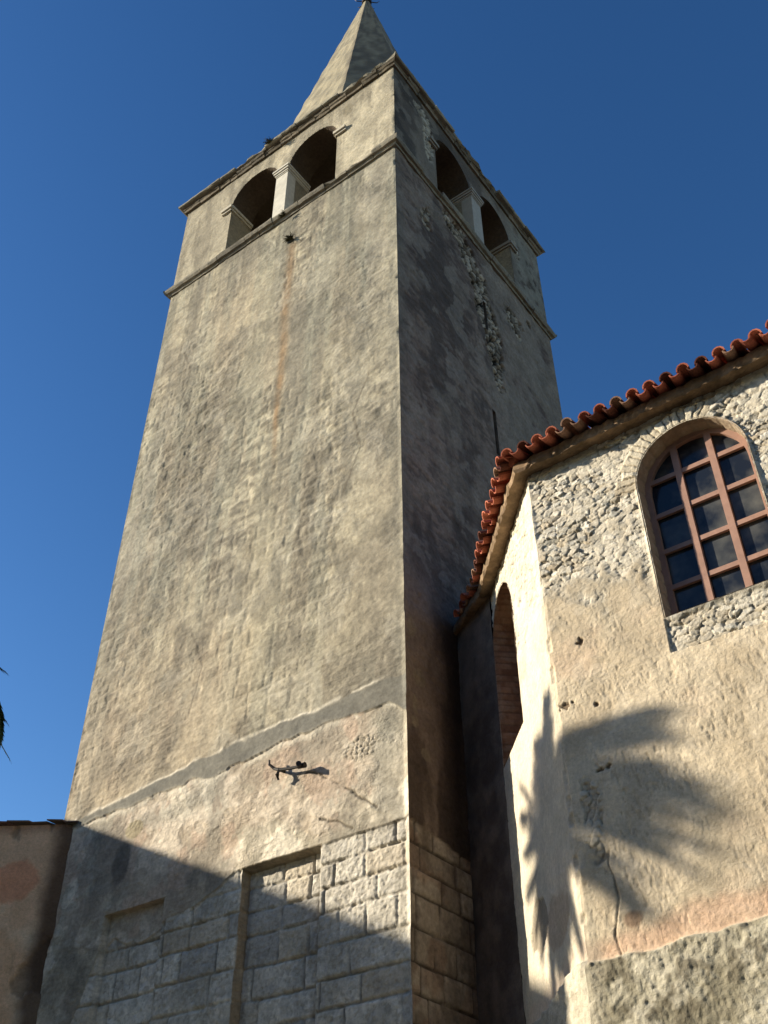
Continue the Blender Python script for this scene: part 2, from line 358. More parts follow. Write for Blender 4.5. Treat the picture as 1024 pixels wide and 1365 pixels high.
    j = sm(.022, .006, d + .010 * (g1 - .5)); jv = j * (.25 + .75 * sm(.35, .6, fbm(x * 2.1, z * 2.1, 103, 3)))
    sc = mix(sc, (.20, .18, .15), jv * .65); sc = mix(sc, (.36, .33, .27), .35 * sm(.5, .66, fbm(x * 6, z * 6, 104, 4))); pit = sm(.60, .68, fbm(x * 24, z * 24, 108, 3)); sc = mix(sc, (.36, .32, .25), .45 * pit); rbt = h2(np.floor(rb * 911), np.floor(rb * 37), 9); sc = mix(sc, (.60, .50, .36), .5 * sm(.8, .85, rbt)); sc = mix(sc, (.36, .345, .32), .5 * sm(.2, .12, rbt))
    sh = .012 * sm(0, .035, d) + .008 * (rb - .5) + .012 * (g1 - .5) + .012 * (fbm(x * 26, z * 26, 107, 2) - .5) - .005 * pit - .02 * sm(.035, .0, dz) * sm(.5, .7, fbm(x * 7, z * 2, 109, 3)) - .035 - .012 * jv
    col = mix(col, lc, low); h = h * (1 - low) + lh * low; al = al * (1 - low) + lal * low
    h = np.where(inb > .5, h * .25 + .004, h); al = al * (1 - inb) + .22 * inb
    lip = np.clip(lip + lip2, 0, 1) * (1 - inst)
    col = mix(col, (.80, .73, .58), lip * .65); h = h + .005 * lip
    col = mix(col, sc, inst); h = h * (1 - inst) + sh * inst; al = al * (1 - inst) + .7 * inst
    seam = np.exp(-((z - bound) / .012) ** 2) * sm(-1.25, -1.1, x); col = mix(col, (.15, .13, .1), .7 * seam)
    # recess in the masonry with its lintel, and the smaller one to the left
    rc = sm(-2.45, -2.44, x) * sm(-1.24, -1.25, x) * sm(6.345, 6.335, z)
    h = h - .12 * rc
    rv = (np.abs(x + 2.445) < .02) * (z < 6.34) * 1.0; col = mix(col, (.42, .30, .17), rv * .9)
    lint = (np.abs(z - 6.345) < .022) * (x > -2.46) * (x < -1.22) * 1.0; col = mix(col, (.24, .19, .12), lint * .8)
    r2 = sm(-4.86, -4.85, x) * sm(-3.76, -3.77, x) * sm(6.30, 6.29, z); h = h - .09 * r2
    col = mix(col, (.36, .33, .27), r2 * .5 * sm(6.0, 6.3, z))
    gr = np.exp(-((x + 1.30) / .045) ** 2) * sm(5.85, 5.75, z); h = h - .03 * gr; col = mix(col, (.2, .18, .15), .55 * gr)
    return h, rgba(np.clip(col, 0, 1), np.clip(al, 0, 1.3))

def side_fn(y, z):
    """right (shaded) face of the shaft, plane x=0"""
    n1 = fbm(y * .6 + 3, z * .35, 201, 4); n2 = fbm(y * 2.5, z * .6, 205, 4); n3 = fbm(y * 5, z * 5, 209, 4); n4 = fbm(y * 1.2 + z * .4, z * 1.2, 231, 5)
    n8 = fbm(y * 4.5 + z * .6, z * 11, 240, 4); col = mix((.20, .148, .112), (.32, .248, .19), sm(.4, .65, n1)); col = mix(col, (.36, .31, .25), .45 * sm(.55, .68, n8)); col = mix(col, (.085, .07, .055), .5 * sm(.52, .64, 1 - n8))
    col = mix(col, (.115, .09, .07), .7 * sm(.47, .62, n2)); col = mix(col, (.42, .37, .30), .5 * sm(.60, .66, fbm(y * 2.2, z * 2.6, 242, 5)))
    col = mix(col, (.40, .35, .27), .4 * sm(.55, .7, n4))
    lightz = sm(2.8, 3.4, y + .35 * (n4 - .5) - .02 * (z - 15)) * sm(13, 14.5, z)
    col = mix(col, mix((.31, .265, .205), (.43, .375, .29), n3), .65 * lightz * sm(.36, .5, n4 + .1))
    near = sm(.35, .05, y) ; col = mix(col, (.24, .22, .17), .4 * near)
    # brown-black zone low down, darkest towards the apse
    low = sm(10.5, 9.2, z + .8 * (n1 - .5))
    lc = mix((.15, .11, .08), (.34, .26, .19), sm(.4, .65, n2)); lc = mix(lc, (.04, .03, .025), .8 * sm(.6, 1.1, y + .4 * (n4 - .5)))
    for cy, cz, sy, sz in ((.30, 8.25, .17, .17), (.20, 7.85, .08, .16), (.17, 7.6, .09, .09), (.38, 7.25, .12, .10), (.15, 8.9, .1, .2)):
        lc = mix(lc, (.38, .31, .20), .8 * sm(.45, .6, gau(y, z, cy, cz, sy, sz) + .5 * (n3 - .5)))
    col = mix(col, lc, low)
    col = col * np.array([.70, .68, .69]); h = .03 * (n4 - .5) + .03 * (n3 - .5) + .03 * (n8 - .5)  # whole face scaled darker, deepening its shade in the colour
    al = 1.0 + 0 * y
    # exposed rubble running down from between the arches and beside the first arch
    r = (gau(y, z, 2.05, 19.75, .42, .3) + gau(y, z, 2.55, 19.2, .35, .45) + gau(y, z, 2.95, 18.4, .33, .8) + gau(y, z, 3.3, 17.3, .4, .9) * .9 + .8 * gau(y, z, 4.2, 18.9, .35, .5) + .6 * gau(y, z, 1.0, 18.8, .25, .5)
         + gau(y, z, 3.25, 16.4, .12, .5) * .7 + .6 * (n3 - .5) + .5 * (n4 - .5))
    rm = sm(.34, .44, r) * (z < 20.1)
    f1, fe, rid, _a, _b = cells2((y + .12 * n3) / .17, (z + .10 * n4) / .10, 281)
    rc = mix((.13, .105, .075), (.60, .54, .44), rid); rc = mix(rc, (.02, .017, .013), sm(.26, .06, fe)); rc = mix(rc, (.015, .012, .01), sm(.80, .86, rid))
    col = mix(col, rc, rm); h = h * (1 - rm) + rm * (.05 * sm(0, .35, fe) - .07 - .10 * sm(.78, .86, rid)); al = al + .3 * rm
    pit = gau(y, z, 5.0, 19.5, .13, .11); col = mix(col, (.02, .018, .015), sm(.4, .6, pit)); h = h - .12 * sm(.4, .7, pit)
    # ashlar
    d, rb, dz, du = blocks(y, z, COURSES, 15, .35, .55)
    inst = sm(.01, -.01, z - 6.37 + .12 * sm(.1, 1.2, y) - .04 * (n3 - .5))
    g1 = fbm(y * 9, z * 9, 301, 4)
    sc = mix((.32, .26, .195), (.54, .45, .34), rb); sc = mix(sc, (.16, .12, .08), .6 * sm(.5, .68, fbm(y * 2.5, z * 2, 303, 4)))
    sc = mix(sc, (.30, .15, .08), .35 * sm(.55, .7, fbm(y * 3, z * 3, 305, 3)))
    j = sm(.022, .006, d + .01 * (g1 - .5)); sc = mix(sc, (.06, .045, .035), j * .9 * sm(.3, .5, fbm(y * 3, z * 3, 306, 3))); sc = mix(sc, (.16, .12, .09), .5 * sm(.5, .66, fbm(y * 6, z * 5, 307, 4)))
    sh = .012 * sm(0, .035, d) + .014 * (g1 - .5) + .012 * (rb - .5) - .03 - .012 * j
    col = mix(col, sc, inst); h = h * (1 - inst) + sh * inst
    return h, rgba(np.clip(col, 0, 1), np.clip(al, 0, 1.3))

def chip(z): return -.03 * sm(.58, .72, fbm(z * 1.4 + 3, z * .5, 402, 5)) - .016 * fbm(z * 2.0, z * .2 + 3, 400, 5) - .022 * sm(.66, .8, fbm(z * 4.3, z * .7, 401, 4)) + .0035 * np.clip(ZL - z, 0, 14) * .9
def lerp_list(segs):
    o = []
    for a, b, st in segs: o += list(np.arange(a, b - 1e-6, st))
    o.append(segs[-1][1]); return np.array(o)
ZS_LOW = lerp_list([(0, 3.9, .6), (3.9, 9.0, .0125)]); ZS_UP = lerp_list([(9.0, ZL, .03)]); ZS = np.concatenate([lerp_list([(0, 3.9, .6), (3.9, 9.0, .018)])[:-1], ZS_UP])
def cornerF(U, Z, e0, e1):   # front sheet: near corner is at u=0 (right end)
    k = (1 - e1) if not np.isscalar(e1) else 0; c = chip(Z); out = np.zeros((len(U), 3)); out[:, 0] += c * k; out[:, 1] -= c * k; return out
def cornerS(U, Z, e0, e1):
    k = (1 - e0) if not np.isscalar(e0) else 0; c = chip(Z); out = np.zeros((len(U), 3)); out[:, 0] += c * k; out[:, 1] -= c * k; return out

slits = [(2.96, 3.07, 17.45, 18.3), (2.90, 3.02, 14.0, 15.12)]
def slit_hole(y, z):
    d = np.full(np.shape(y), 9.0)
    for a, b, z0, z1 in slits:
        d = np.minimum(d, np.maximum(np.abs(y - (a + b) / 2) - (b - a) / 2, np.abs(z - (z0 + z1) / 2) - (z1 - z0) / 2))
    return d
mb = MB()
sheet(mb, lambda u, z: np.stack([u, 0 * u, z], 1), (0, -1, 0), np.linspace(XL, 0, 290), ZS_UP, front_fn, corner=cornerF, edges=(1, 1))
sheet(mb, lambda u, z: np.stack([u, 0 * u, z], 1), (0, -1, 0), np.linspace(XL, 0, 480), ZS_LOW, front_fn, corner=cornerF, edges=(1, 1))
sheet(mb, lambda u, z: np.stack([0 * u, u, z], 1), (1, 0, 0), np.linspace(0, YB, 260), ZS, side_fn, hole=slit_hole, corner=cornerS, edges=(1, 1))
zc = np.linspace(0, ZL, 90)
sheet(mb, lambda u, z: np.stack([XL + 0 * u, u, z], 1), (-1, 0, 0), np.linspace(0, YB, 60), zc, lambda a, b: front_fn(a - 6, b), edges=(1, 1))
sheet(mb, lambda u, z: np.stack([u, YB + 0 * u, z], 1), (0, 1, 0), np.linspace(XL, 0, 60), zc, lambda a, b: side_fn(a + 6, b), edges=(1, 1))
mb.obj('shaft_wall', M_PLASTER, tower, smooth=True)
for a, b, z0, z1 in slits:       # deep dark slits
    mb = MB()
    mb.add([(-.001, a, z0), (-.001, b, z0), (-.001, b, z1), (-.001, a, z1), (-.6, a, z0), (-.6, b, z0), (-.6, b, z1), (-.6, a, z1)],
           [(0, 1, 5, 4), (1, 2, 6, 5), (2, 3, 7, 6), (3, 0, 4, 7), (4, 5, 6, 7)], (.12, .1, .08, 1))
    mb.obj('slit_window', M_PLASTER, tower)

# --- belfry walls with paired arches
TH = .65
def arch_sdf(u, z, u0, u1, z0, zsp, rise=None):
    """box up to the spring line with a round (or flatter) head"""
    cx = (u0 + u1) / 2; hw = (u1 - u0) / 2; r = rise or hw
    zz = np.where(z > zsp, (z - zsp) * hw / r, 0)
    top = np.hypot(u - cx, zz) - hw
    bot = np.maximum(np.abs(u - cx) - hw, z0 - z)
    return np.where(z > zsp, np.maximum(top, -9), bot)
AF = [(-4.55, -3.17), (-2.85, -1.50)]
AS = [(1.49, 2.87), (3.24, 4.57)]
ZS0, ZSP = 20.25, 22.06
def holes(A, rise=.70):
    def f(u, z):
        d = np.full(np.shape(u), 9.0)
        for a, b in A: d = np.minimum(d, arch_sdf(u, z, a, b, ZS0, ZSP, rise))
        return d
    return f
def bel_front(x, z):
    n1 = fbm(x * .7 + 3, z * .6, 501, 4); n3 = fbm(x * 5, z * 5, 509, 4); n4 = fbm(x * 1.3, z * 1.3, 531, 5)
    col = mix((.36, .32, .235), (.50, .445, .325), sm(.38, .64, n1)); col = mix(col, (.23, .205, .155), .6 * sm(.5, .66, n4)); col = mix(col, (.17, .15, .11), .5 * sm(.52, .66, fbm(x * 5, z * .4, 540, 4)))
    col = mix(col, (.20, .175, .12), .8 * sm(.45, .7, gau(x, z, -1.25, 22.75, .22, .3) + .5 * gau(x, z, -4.9, 22.5, .2, .15) + .4 * (n3 - .5)))
    col = mix(col, (.22, .2, .15), .5 * sm(22.95, 23.2, z + .3 * (n3 - .5)))
    return .03 * (n4 - .5) + .018 * (n3 - .5), rgba(col, .6)
def bel_side(y, z):
    n1 = fbm(y * .8 + 3, z * .6, 601, 4); n3 = fbm(y * 5, z * 5, 609, 4); n4 = fbm(y * 1.4 + .5 * z, z * 1.4, 631, 5)
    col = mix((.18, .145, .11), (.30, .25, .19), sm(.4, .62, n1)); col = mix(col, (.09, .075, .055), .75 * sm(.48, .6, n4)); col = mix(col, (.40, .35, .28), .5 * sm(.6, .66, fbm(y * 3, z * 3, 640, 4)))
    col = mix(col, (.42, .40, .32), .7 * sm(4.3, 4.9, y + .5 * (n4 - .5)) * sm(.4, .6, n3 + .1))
    col = col * .64  # belfry side scaled darker, its shade put into the colour
    rm = sm(.46, .58, gau(y, z, 1.25, 21.9, .25, .9) + .8 * gau(y, z, .95, 22.8, .3, .25) + .7 * gau(y, z, 4.9, 22.1, .3, .5) + .4 * (n3 - .5))
    f1, fe, rid = cells(y / .2, z / .13, 681)
    rc = mix((.22, .19, .14), (.56, .51, .41), rid); rc = mix(rc, (.04, .03, .025), sm(.2, .05, fe))
    col = mix(col, rc, rm)
    return .03 * (n4 - .5) + .018 * (n3 - .5) + rm * (.04 * sm(0, .35, fe) - .04), rgba(col, .8)
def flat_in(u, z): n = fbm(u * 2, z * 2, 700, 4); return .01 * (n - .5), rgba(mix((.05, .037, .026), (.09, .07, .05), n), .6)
mb = MB()
zb = np.linspace(ZL, 23.2, 76); ub = np.linspace(XL, 0, 150); vb = np.linspace(0, YB, 150)
hf, hs = holes(AF), holes(AS)
sheet(mb, lambda u, z: np.stack([u, 0 * u, z], 1), (0, -1, 0), ub, zb, bel_front, hole=hf, corner=cornerF, edges=(1, 1))
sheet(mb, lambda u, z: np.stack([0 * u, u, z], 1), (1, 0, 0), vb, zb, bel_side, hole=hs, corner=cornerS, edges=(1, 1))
sheet(mb, lambda u, z: np.stack([u, YB + 0 * u, z], 1), (0, 1, 0), ub, zb, bel_front, hole=hf, edges=(1, 1))
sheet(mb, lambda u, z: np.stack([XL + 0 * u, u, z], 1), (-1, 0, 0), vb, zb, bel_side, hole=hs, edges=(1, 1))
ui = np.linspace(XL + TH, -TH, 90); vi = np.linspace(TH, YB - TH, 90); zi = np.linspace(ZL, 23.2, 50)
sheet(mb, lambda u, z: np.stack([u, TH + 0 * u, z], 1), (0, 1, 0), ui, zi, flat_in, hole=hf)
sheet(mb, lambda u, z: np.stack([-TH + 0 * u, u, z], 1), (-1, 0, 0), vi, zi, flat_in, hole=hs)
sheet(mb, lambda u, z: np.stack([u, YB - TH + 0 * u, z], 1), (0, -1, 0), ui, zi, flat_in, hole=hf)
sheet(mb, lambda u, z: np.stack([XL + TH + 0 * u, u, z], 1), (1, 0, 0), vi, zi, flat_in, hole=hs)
def arch_outline(u0, u1, z0, zsp, rise, n=22):
    cx = (u0 + u1) / 2; hw = (u1 - u0) / 2
    p = [(u0, z0), (u0, (z0 + zsp) / 2), (u0, zsp)]
    p += [(cx - hw * math.cos(math.pi * k / n), zsp + rise * math.sin(math.pi * k / n)) for k in range(1, n)]
    return p + [(u1, zsp), (u1, (z0 + zsp) / 2), (u1, z0)]
def reveal(mb, prof, to3, d0, d1, c, seg=4, close=True):
    n = len(prof); V = []; 
    for k in range(seg + 1):
        d = d0 + (d1 - d0) * k / seg; V += [to3(u, z, d) for u, z in prof]
    F = [(k * n + i, k * n + (i + 1) % n, (k + 1) * n + (i + 1) % n, (k + 1) * n + i) for k in range(seg) for i in range(n if close else n - 1)]
    mb.add(V, F, c)
for A, tos in ((AF, [lambda u, z, d: (u, d, z), lambda u, z, d: (u, YB - d, z)]), (AS, [lambda u, z, d: (-d, u, z), lambda u, z, d: (XL + d, u, z)])):
    for a, b in A:
        for t in tos:
            pr = arch_outline(a, b, ZS0, ZSP, .70); cc_ = [(.075, .055, .038, .7) if z > ZSP + .02 else (.26, .225, .16, .7) for u, z in pr] * 5  # soffit above the springing painted dark for the shade inside the arch
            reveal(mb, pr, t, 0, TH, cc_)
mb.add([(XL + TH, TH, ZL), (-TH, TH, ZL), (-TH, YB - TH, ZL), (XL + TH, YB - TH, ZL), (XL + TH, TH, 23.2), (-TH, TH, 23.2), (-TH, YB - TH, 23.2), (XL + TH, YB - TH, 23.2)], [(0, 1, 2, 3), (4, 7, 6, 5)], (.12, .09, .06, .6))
mb.obj('belfry_wall', M_PLASTER, tower, smooth=True)

# --- pillars between the arches, imposts
def xf_front(x, d, z): return (x, d, z)
def pillar(to, u0, u1, w=(.60, .57, .49, 1)):
    P = MB(); L = lambda lo, hi, c, q: q.add([to(lo[0] if i & 1 == 0 else hi[0], lo[1] if i & 2 == 0 else hi[1], lo[2] if i & 4 == 0 else hi[2]) for i in range(8)],
                                         [(0, 2, 3, 1), (4, 5, 7, 6), (0, 1, 5, 4), (2, 6, 7, 3), (0, 4, 6, 2), (1, 3, 7, 5)], c)
    L((u0 - .005, -.03, ZL - .05), (u1 + .005, .23, ZSP - .2), w, P); L((u0 + .06, .23, ZL - .05), (u1 - .06, TH - .02, ZSP - .2), tuple(q * .66 for q in w[:3]) + (1,), P)
    o = P.obj('pillar', M_PILLAR, tower, fixn=True)
    C = MB()
    for k, (e, a, b) in enumerate(((.008, .2, .165), (.025, .165, .11), (.05, .11, .045), (.07, .045, -.01))):
        L((u0 - e, -.035 - e, ZSP - a), (u1 + e, TH + .01, ZSP - b), w, C)
    C.obj('capital', M_PILLAR, o, fixn=True); return o
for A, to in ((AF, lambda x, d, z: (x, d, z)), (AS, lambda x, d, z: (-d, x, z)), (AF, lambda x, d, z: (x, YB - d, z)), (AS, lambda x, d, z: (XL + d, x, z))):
    pillar(to, A[0][1], A[1][0], (.60, .57, .49, 1) if A is AF else (.37, .35, .31, 1))  # side-face pillars and imposts coloured darker to stand in for shade
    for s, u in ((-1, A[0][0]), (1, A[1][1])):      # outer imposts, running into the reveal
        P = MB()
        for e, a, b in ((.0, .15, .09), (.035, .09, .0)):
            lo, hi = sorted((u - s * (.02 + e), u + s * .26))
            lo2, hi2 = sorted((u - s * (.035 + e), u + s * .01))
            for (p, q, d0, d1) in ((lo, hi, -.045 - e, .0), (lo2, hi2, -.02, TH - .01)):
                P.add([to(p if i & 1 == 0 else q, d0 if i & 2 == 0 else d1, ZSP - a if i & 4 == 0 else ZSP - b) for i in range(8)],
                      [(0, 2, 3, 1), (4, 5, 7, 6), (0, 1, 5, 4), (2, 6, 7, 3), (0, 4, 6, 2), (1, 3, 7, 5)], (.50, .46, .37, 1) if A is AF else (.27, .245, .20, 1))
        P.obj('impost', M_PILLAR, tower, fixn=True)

# --- string course and cornice: rows of slightly uneven stone lengths on all four sides
def course_ring(name, profile, c0, c1, seed, seglen=.55, brk=0.0):
    """profile: (out, z) points from the wall, bottom to top"""
    rnd = random.Random(seed); P = MB()
    sides = [((0, 0), (-1, 0), (0, -1), -XL), ((0, 0), (0, 1), (1, 0), YB), ((XL, YB), (1, 0), (0, 1), -XL), ((XL, YB), (0, -1), (-1, 0), YB)]
    for (ox, oy), (dx, dy), (nx, ny), Ln in sides:
        cuts = [0]
        while cuts[-1] < Ln - seglen: cuts.append(min(Ln, cuts[-1] + rnd.uniform(.6, 1.5) * seglen))
        cuts[-1] = Ln
        for a, b in zip(cuts[:-1], cuts[1:]):
            n = max(2, int((b - a) / .12)); dj = rnd.uniform(-.012, .008); dz = rnd.uniform(-.006, .004); t = rnd.random()
            col = [c0[i] * (1 - t) + c1[i] * t for i in range(3)] + [1]
            broken = rnd.random() < brk
            V = []; m = len(profile)
            for k in range(n + 1):
                s = a + .006 + (b - a - .012) * k / n
                for (o, z) in profile:
                    oo = o + (dj + rnd.uniform(-.008, .008) if o > .03 else -.05)
                    if broken and o > .1: oo -= rnd.uniform(.02, .09)
                    # mitre
                    ss = s
                    if k == 0 and a == 0: ss = -max(oo, 0)
                    if k == n and b == Ln: ss = Ln + max(oo, 0)
                    V.append((ox + dx * ss + nx * oo, oy + dy * ss + ny * oo, z + dz + rnd.uniform(-.006, .006)))
            F = [(k * m + i, k * m + (i + 1) % m, (k + 1) * m + (i + 1) % m, (k + 1) * m + i) for k in range(n) for i in range(m)]
            F += [list(range(m)), [n * m + i for i in range(m)][::-1]]
            P.add(V, F, col)
    return P.obj(name, M_STONE, tower, fixn=True)
course_ring('string_course', [(0, 20.02), (.035, 20.02), (.05, 20.07), (.10, 20.085), (.125, 20.14), (.13, 20.19), (.0, 20.25)], (.16, .145, .115), (.27, .245, .19), 3, .6, .2)
course_ring('cornice', [(0, 23.20), (.05, 23.20), (.065, 23.26), (.09, 23.28), (.11, 23.335), (.02, 23.34)], (.10, .085, .06), (.24, .20, .145), 5, .33, .6)
course_ring('roof_slab', [(0, 23.355), (.15, 23.355), (.175, 23.375), (.18, 23.42), (.0, 23.48)], (.20, .185, .145), (.36, .335, .265), 8, .62, .2)
# --- spire (octagonal) on a roof deck
mb = MB(); cx, cy = XL / 2, YB / 2; ap = 2.62; k = ap * math.tan(math.pi / 8)
mb.add([(XL - .0, 0, 23.47), (0, 0, 23.47), (0, YB, 23.47), (XL, YB, 23.47), (cx, cy, 24.2)], [(0, 1, 4), (1, 2, 4), (2, 3, 4), (3, 0, 4)], (.30, .27, .2, 1))
mb.obj('roof_deck', M_SPIRE, tower)
mb = MB(); rings = []
ZA = 36.5; NR = 60
base = [(-k, -ap), (k, -ap), (ap, -k), (ap, k), (k, ap), (-k, ap), (-ap, k), (-ap, -k)]
per = []
for i in range(8):
    a, b = base[i], base[(i + 1) % 8]
    for j in range(8): per.append((a[0] + (b[0] - a[0]) * j / 8, a[1] + (b[1] - a[1]) * j / 8))
V = []; C = []; m = len(per)
for r in range(NR + 1):
    t = r / NR * .985; z = 23.45 + (ZA - 23.45) * t; s = 1 - t; s = max(s, .03)
    for i, (px, py) in enumerate(per):
        w = 1 + .004 * math.sin(i * 3.1 + r * .7) + .006 * math.sin(r * 1.3 + i)
        V.append((cx - .08 * t + px * s * w, cy + py * s * w, z))
        C.append((i, r))
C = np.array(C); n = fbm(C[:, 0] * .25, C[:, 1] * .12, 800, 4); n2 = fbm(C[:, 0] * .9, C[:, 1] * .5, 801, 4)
cc = mix((.31, .275, .19), (.43, .375, .255), n); cc = mix(cc, (.20, .18, .135), .55 * sm(.48, .62, n2)); shade_side = ((C[:, 0] >= 8) & (C[:, 0] < 40)) * (.55 + .45 * sm(.35, .6, n2)); cc = mix(cc, (.13, .11, .082), shade_side * .9)  # faces turned from the sun painted darker to deepen their shade
F = [(r * m + i, r * m + (i + 1) % m, (r + 1) * m + (i + 1) % m, (r + 1) * m + i) for r in range(NR) for i in range(m)]
F.append([NR * m + i for i in range(m)])
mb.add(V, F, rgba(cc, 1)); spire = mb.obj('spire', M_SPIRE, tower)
mb = MB(); zt = 36.2; ax, ay = cx - .08, cy
mb.tube([(ax, ay, zt - .2), (ax, ay, zt + .08), (ax, ay, zt + .2), (ax, ay, zt + .42)], [.16, .16, .08, .03], 12)
mb.tube([(ax, ay, zt + .3), (ax, ay, zt + 2.0)], .025, 6)
for a in range(9):
    t = 2 * math.pi * a / 9 + .2; mb.tube([(ax + .1 * math.cos(t), ay + .1 * math.sin(t), zt - .02), (ax + .34 * math.cos(t), ay + .34 * math.sin(t), zt + .06), (ax + .42 * math.cos(t), ay + .42 * math.sin(t), zt + .22)], [.02, .015, .008], 5)
mb.tube([(ax - .35, ay, zt + 1.4), (ax + .35, ay, zt + 1.4)], .02, 6)
mb.obj('finial', M_IRON, tower)

# ================================================================== ROOF TILES
def tile_row_roof(mb, e0, e1, inw, apex_d, pitch, z0, over, sp=.2, rowlen=.36, rmax=99, clip0=0, clip1=0, seed=1, cols=None):
    """curved clay tiles. e0->e1 eave line (outer edge), inw = horizontal inward unit, rows climb the slope"""
    rnd = random.Random(seed); e0 = np.array(e0, float); e1 = np.array(e1, float); d = e1 - e0; L = np.linalg.norm(d); d = d / L; inw = np.array(inw, float)
    up = np.array([inw[0] * math.cos(pitch), inw[1] * math.cos(pitch), math.sin(pitch)]); nrm = np.array([-inw[0] * math.sin(pitch), -inw[1] * math.sin(pitch), math.cos(pitch)])
    d3 = np.array([d[0], d[1], 0]); slope = apex_d / math.cos(pitch); rows = min(rmax, int(slope / rowlen) + 1)
    nc = int(L / sp)
    for r in range(rows):
        s0 = r * rowlen
        lo = clip0 * s0 * math.cos(pitch); hi = L - clip1 * s0 * math.cos(pitch)
        for c in range(nc + 1):
            x = (c + .5) * sp
            for kind in (0, 1):
                xx = x + (sp / 2 if kind else 0)
                if xx < lo + .02 or xx > hi - .02: continue
                if (e0 + d * xx + inw * s0)[0] < .10 and (e0 + d * xx)[1] > -.5: continue
                rad0, rad1 = (.071, .058) if kind == 0 else (.060, .070)
                ln = rowlen + .07; j = rnd.uniform(-.03, .03) * (1 if r == 0 else .5); lift = .052 if kind == 0 else .006
                if rnd.random() < .06 and r == 0: j += .04
                if cols: cc = cols(rnd)
                else:
                    t = rnd.random(); cc = (.34 + .24 * t, .105 + .09 * t, .07 + .05 * t)
                    if rnd.random() < .16: cc = (.33, .20, .14)
                    elif rnd.random() < .15: cc = (.13, .05, .035)
                tw = rnd.uniform(-.11, .11); V = []; N = 6; g = rnd.uniform(-.010, .014)
                for q, (ss, rr) in enumerate(((s0 + j, rad0), (s0 + j + ln, rad1))):
                    for off in (0, -.014):
                        for i in range(N + 1):
                            a = math.pi * i / N; sx = math.cos(a) * (rr + off); sz = math.sin(a) * (rr + off)
                            if kind == 1: sz = rr * .75 - sz * .75 if off == 0 else rr * .75 - math.sin(a) * (rr + off) * .75
                            P = e0_3(e0, z0) + d3 * (xx + sx + tw * (ss - s0)) + up * ss + nrm * (lift + g + sz - (.045 if kind else .045) + (0.02 if q == 0 else -.004))
                            V.append(P)
                M = N + 1; F = []
                for i in range(N):
                    F += [(i, i + 1, 2 * M + i + 1, 2 * M + i), (M + i + 1, M + i, 3 * M + i, 3 * M + i + 1), (i + 1, i, M + i, M + i + 1)]
                F += [(0, 2 * M, 3 * M, M), (N, M + N, 3 * M + N, 2 * M + N)]
                mb.add(V, F, (*cc, 1))
def e0_3(e, z): return np.array([e[0], e[1], z])

# ================================================================== CHURCH APSE
KX, KY = 2.385, -.964
th2 = math.radians(0); D2 = np.array([-.6744, .7384]); D2 /= np.linalg.norm(D2); N2 = np.array([-D2[1], D2[0]]); N2 = -N2 if N2 @ np.array([-1, -1]) < 0 else N2
K0 = np.array([KX, KY]); L2 = 2.32; K2 = K0 + D2 * L2; K3 = np.array([-.02, 1.26])
D3 = (K3 - K2); L3 = np.linalg.norm(D3); D3 = D3 / L3; N3 = np.array([-D3[1], D3[0]]); N3 = -N3 if N3 @ np.array([-1, -1]) < 0 else N3
FX1 = 6.1; ZE = 9.40
church = thing('church', 'rough stone church apse with peeling tan plaster, red clay tile eaves and arched windows', 'church', (4.5, 2.5, 0))
WIN1 = (3.60, 4.745, 6.98, 8.56, .575)      # u0,u1,sill,spring,rise
S2a, S2b = 1.235, 2.30
WIN2 = (S2a, S2b, 6.98, 8.52, .56)
def wsdf(u, z, Wn, nz=.0, seed=0):
    d = arch_sdf(u, z, *Wn)
    if nz: d = d + nz * (fbm(u * 9, z * 9, 900 + seed, 3) - .5) * 2
    return d
def rubble(u, z, seed, sx=.125, sz=.062):
    w1 = .07 * (fbm(u * 5, z * 5, seed + 50, 4) - .5); w2 = .06 * (fbm(u * 5, z * 5, seed + 60, 4) - .5); w3 = .03 * (fbm(u * 20, z * 20, seed + 70, 3) - .5)
    f1, fe, rid, DX, DY = cells2((u + w1 + w3) / sx, (z + w2 + w3) / sz + .5 * np.floor(u / .6), seed)
    k = np.floor(rid * 4096); ra = h2(k, k * 0, seed + 1) - .5; rb = h2(k, k * 0 + 1, seed + 2) - .5; rc = h2(k, k * 0 + 2, seed + 3)
    fine = fbm(u * 34, z * 34, seed + 9, 3); mid = fbm(u * 9, z * 9, seed + 10, 3)
    gap = sm(.16, .03, fe)
    hgt = .026 * (rid - .5) + (ra * .30 * DX * sx + rb * .55 * DY * sz) * 1.0 - .016 * gap + .010 * (fine - .5) + .010 * (mid - .5)
    col = mix((.46, .41, .32), (.90, .85, .73), rc); col = mix(col, (.50, .51, .47), .5 * sm(.35, .25, h2(k, k * 0 + 7, seed)))
    col = mix(col, (.62, .50, .34), .5 * sm(.75, .85, h2(k, k * 0 + 5, seed)))
    col = mix(col, (.22, .18, .13), .55 * gap * sm(.40, .55, fbm(u * 7, z * 7, seed + 12, 4) + .04)); col = mix(col, (.34, .29, .21), .45 * sm(.56, .42, fine))
    return hgt, col
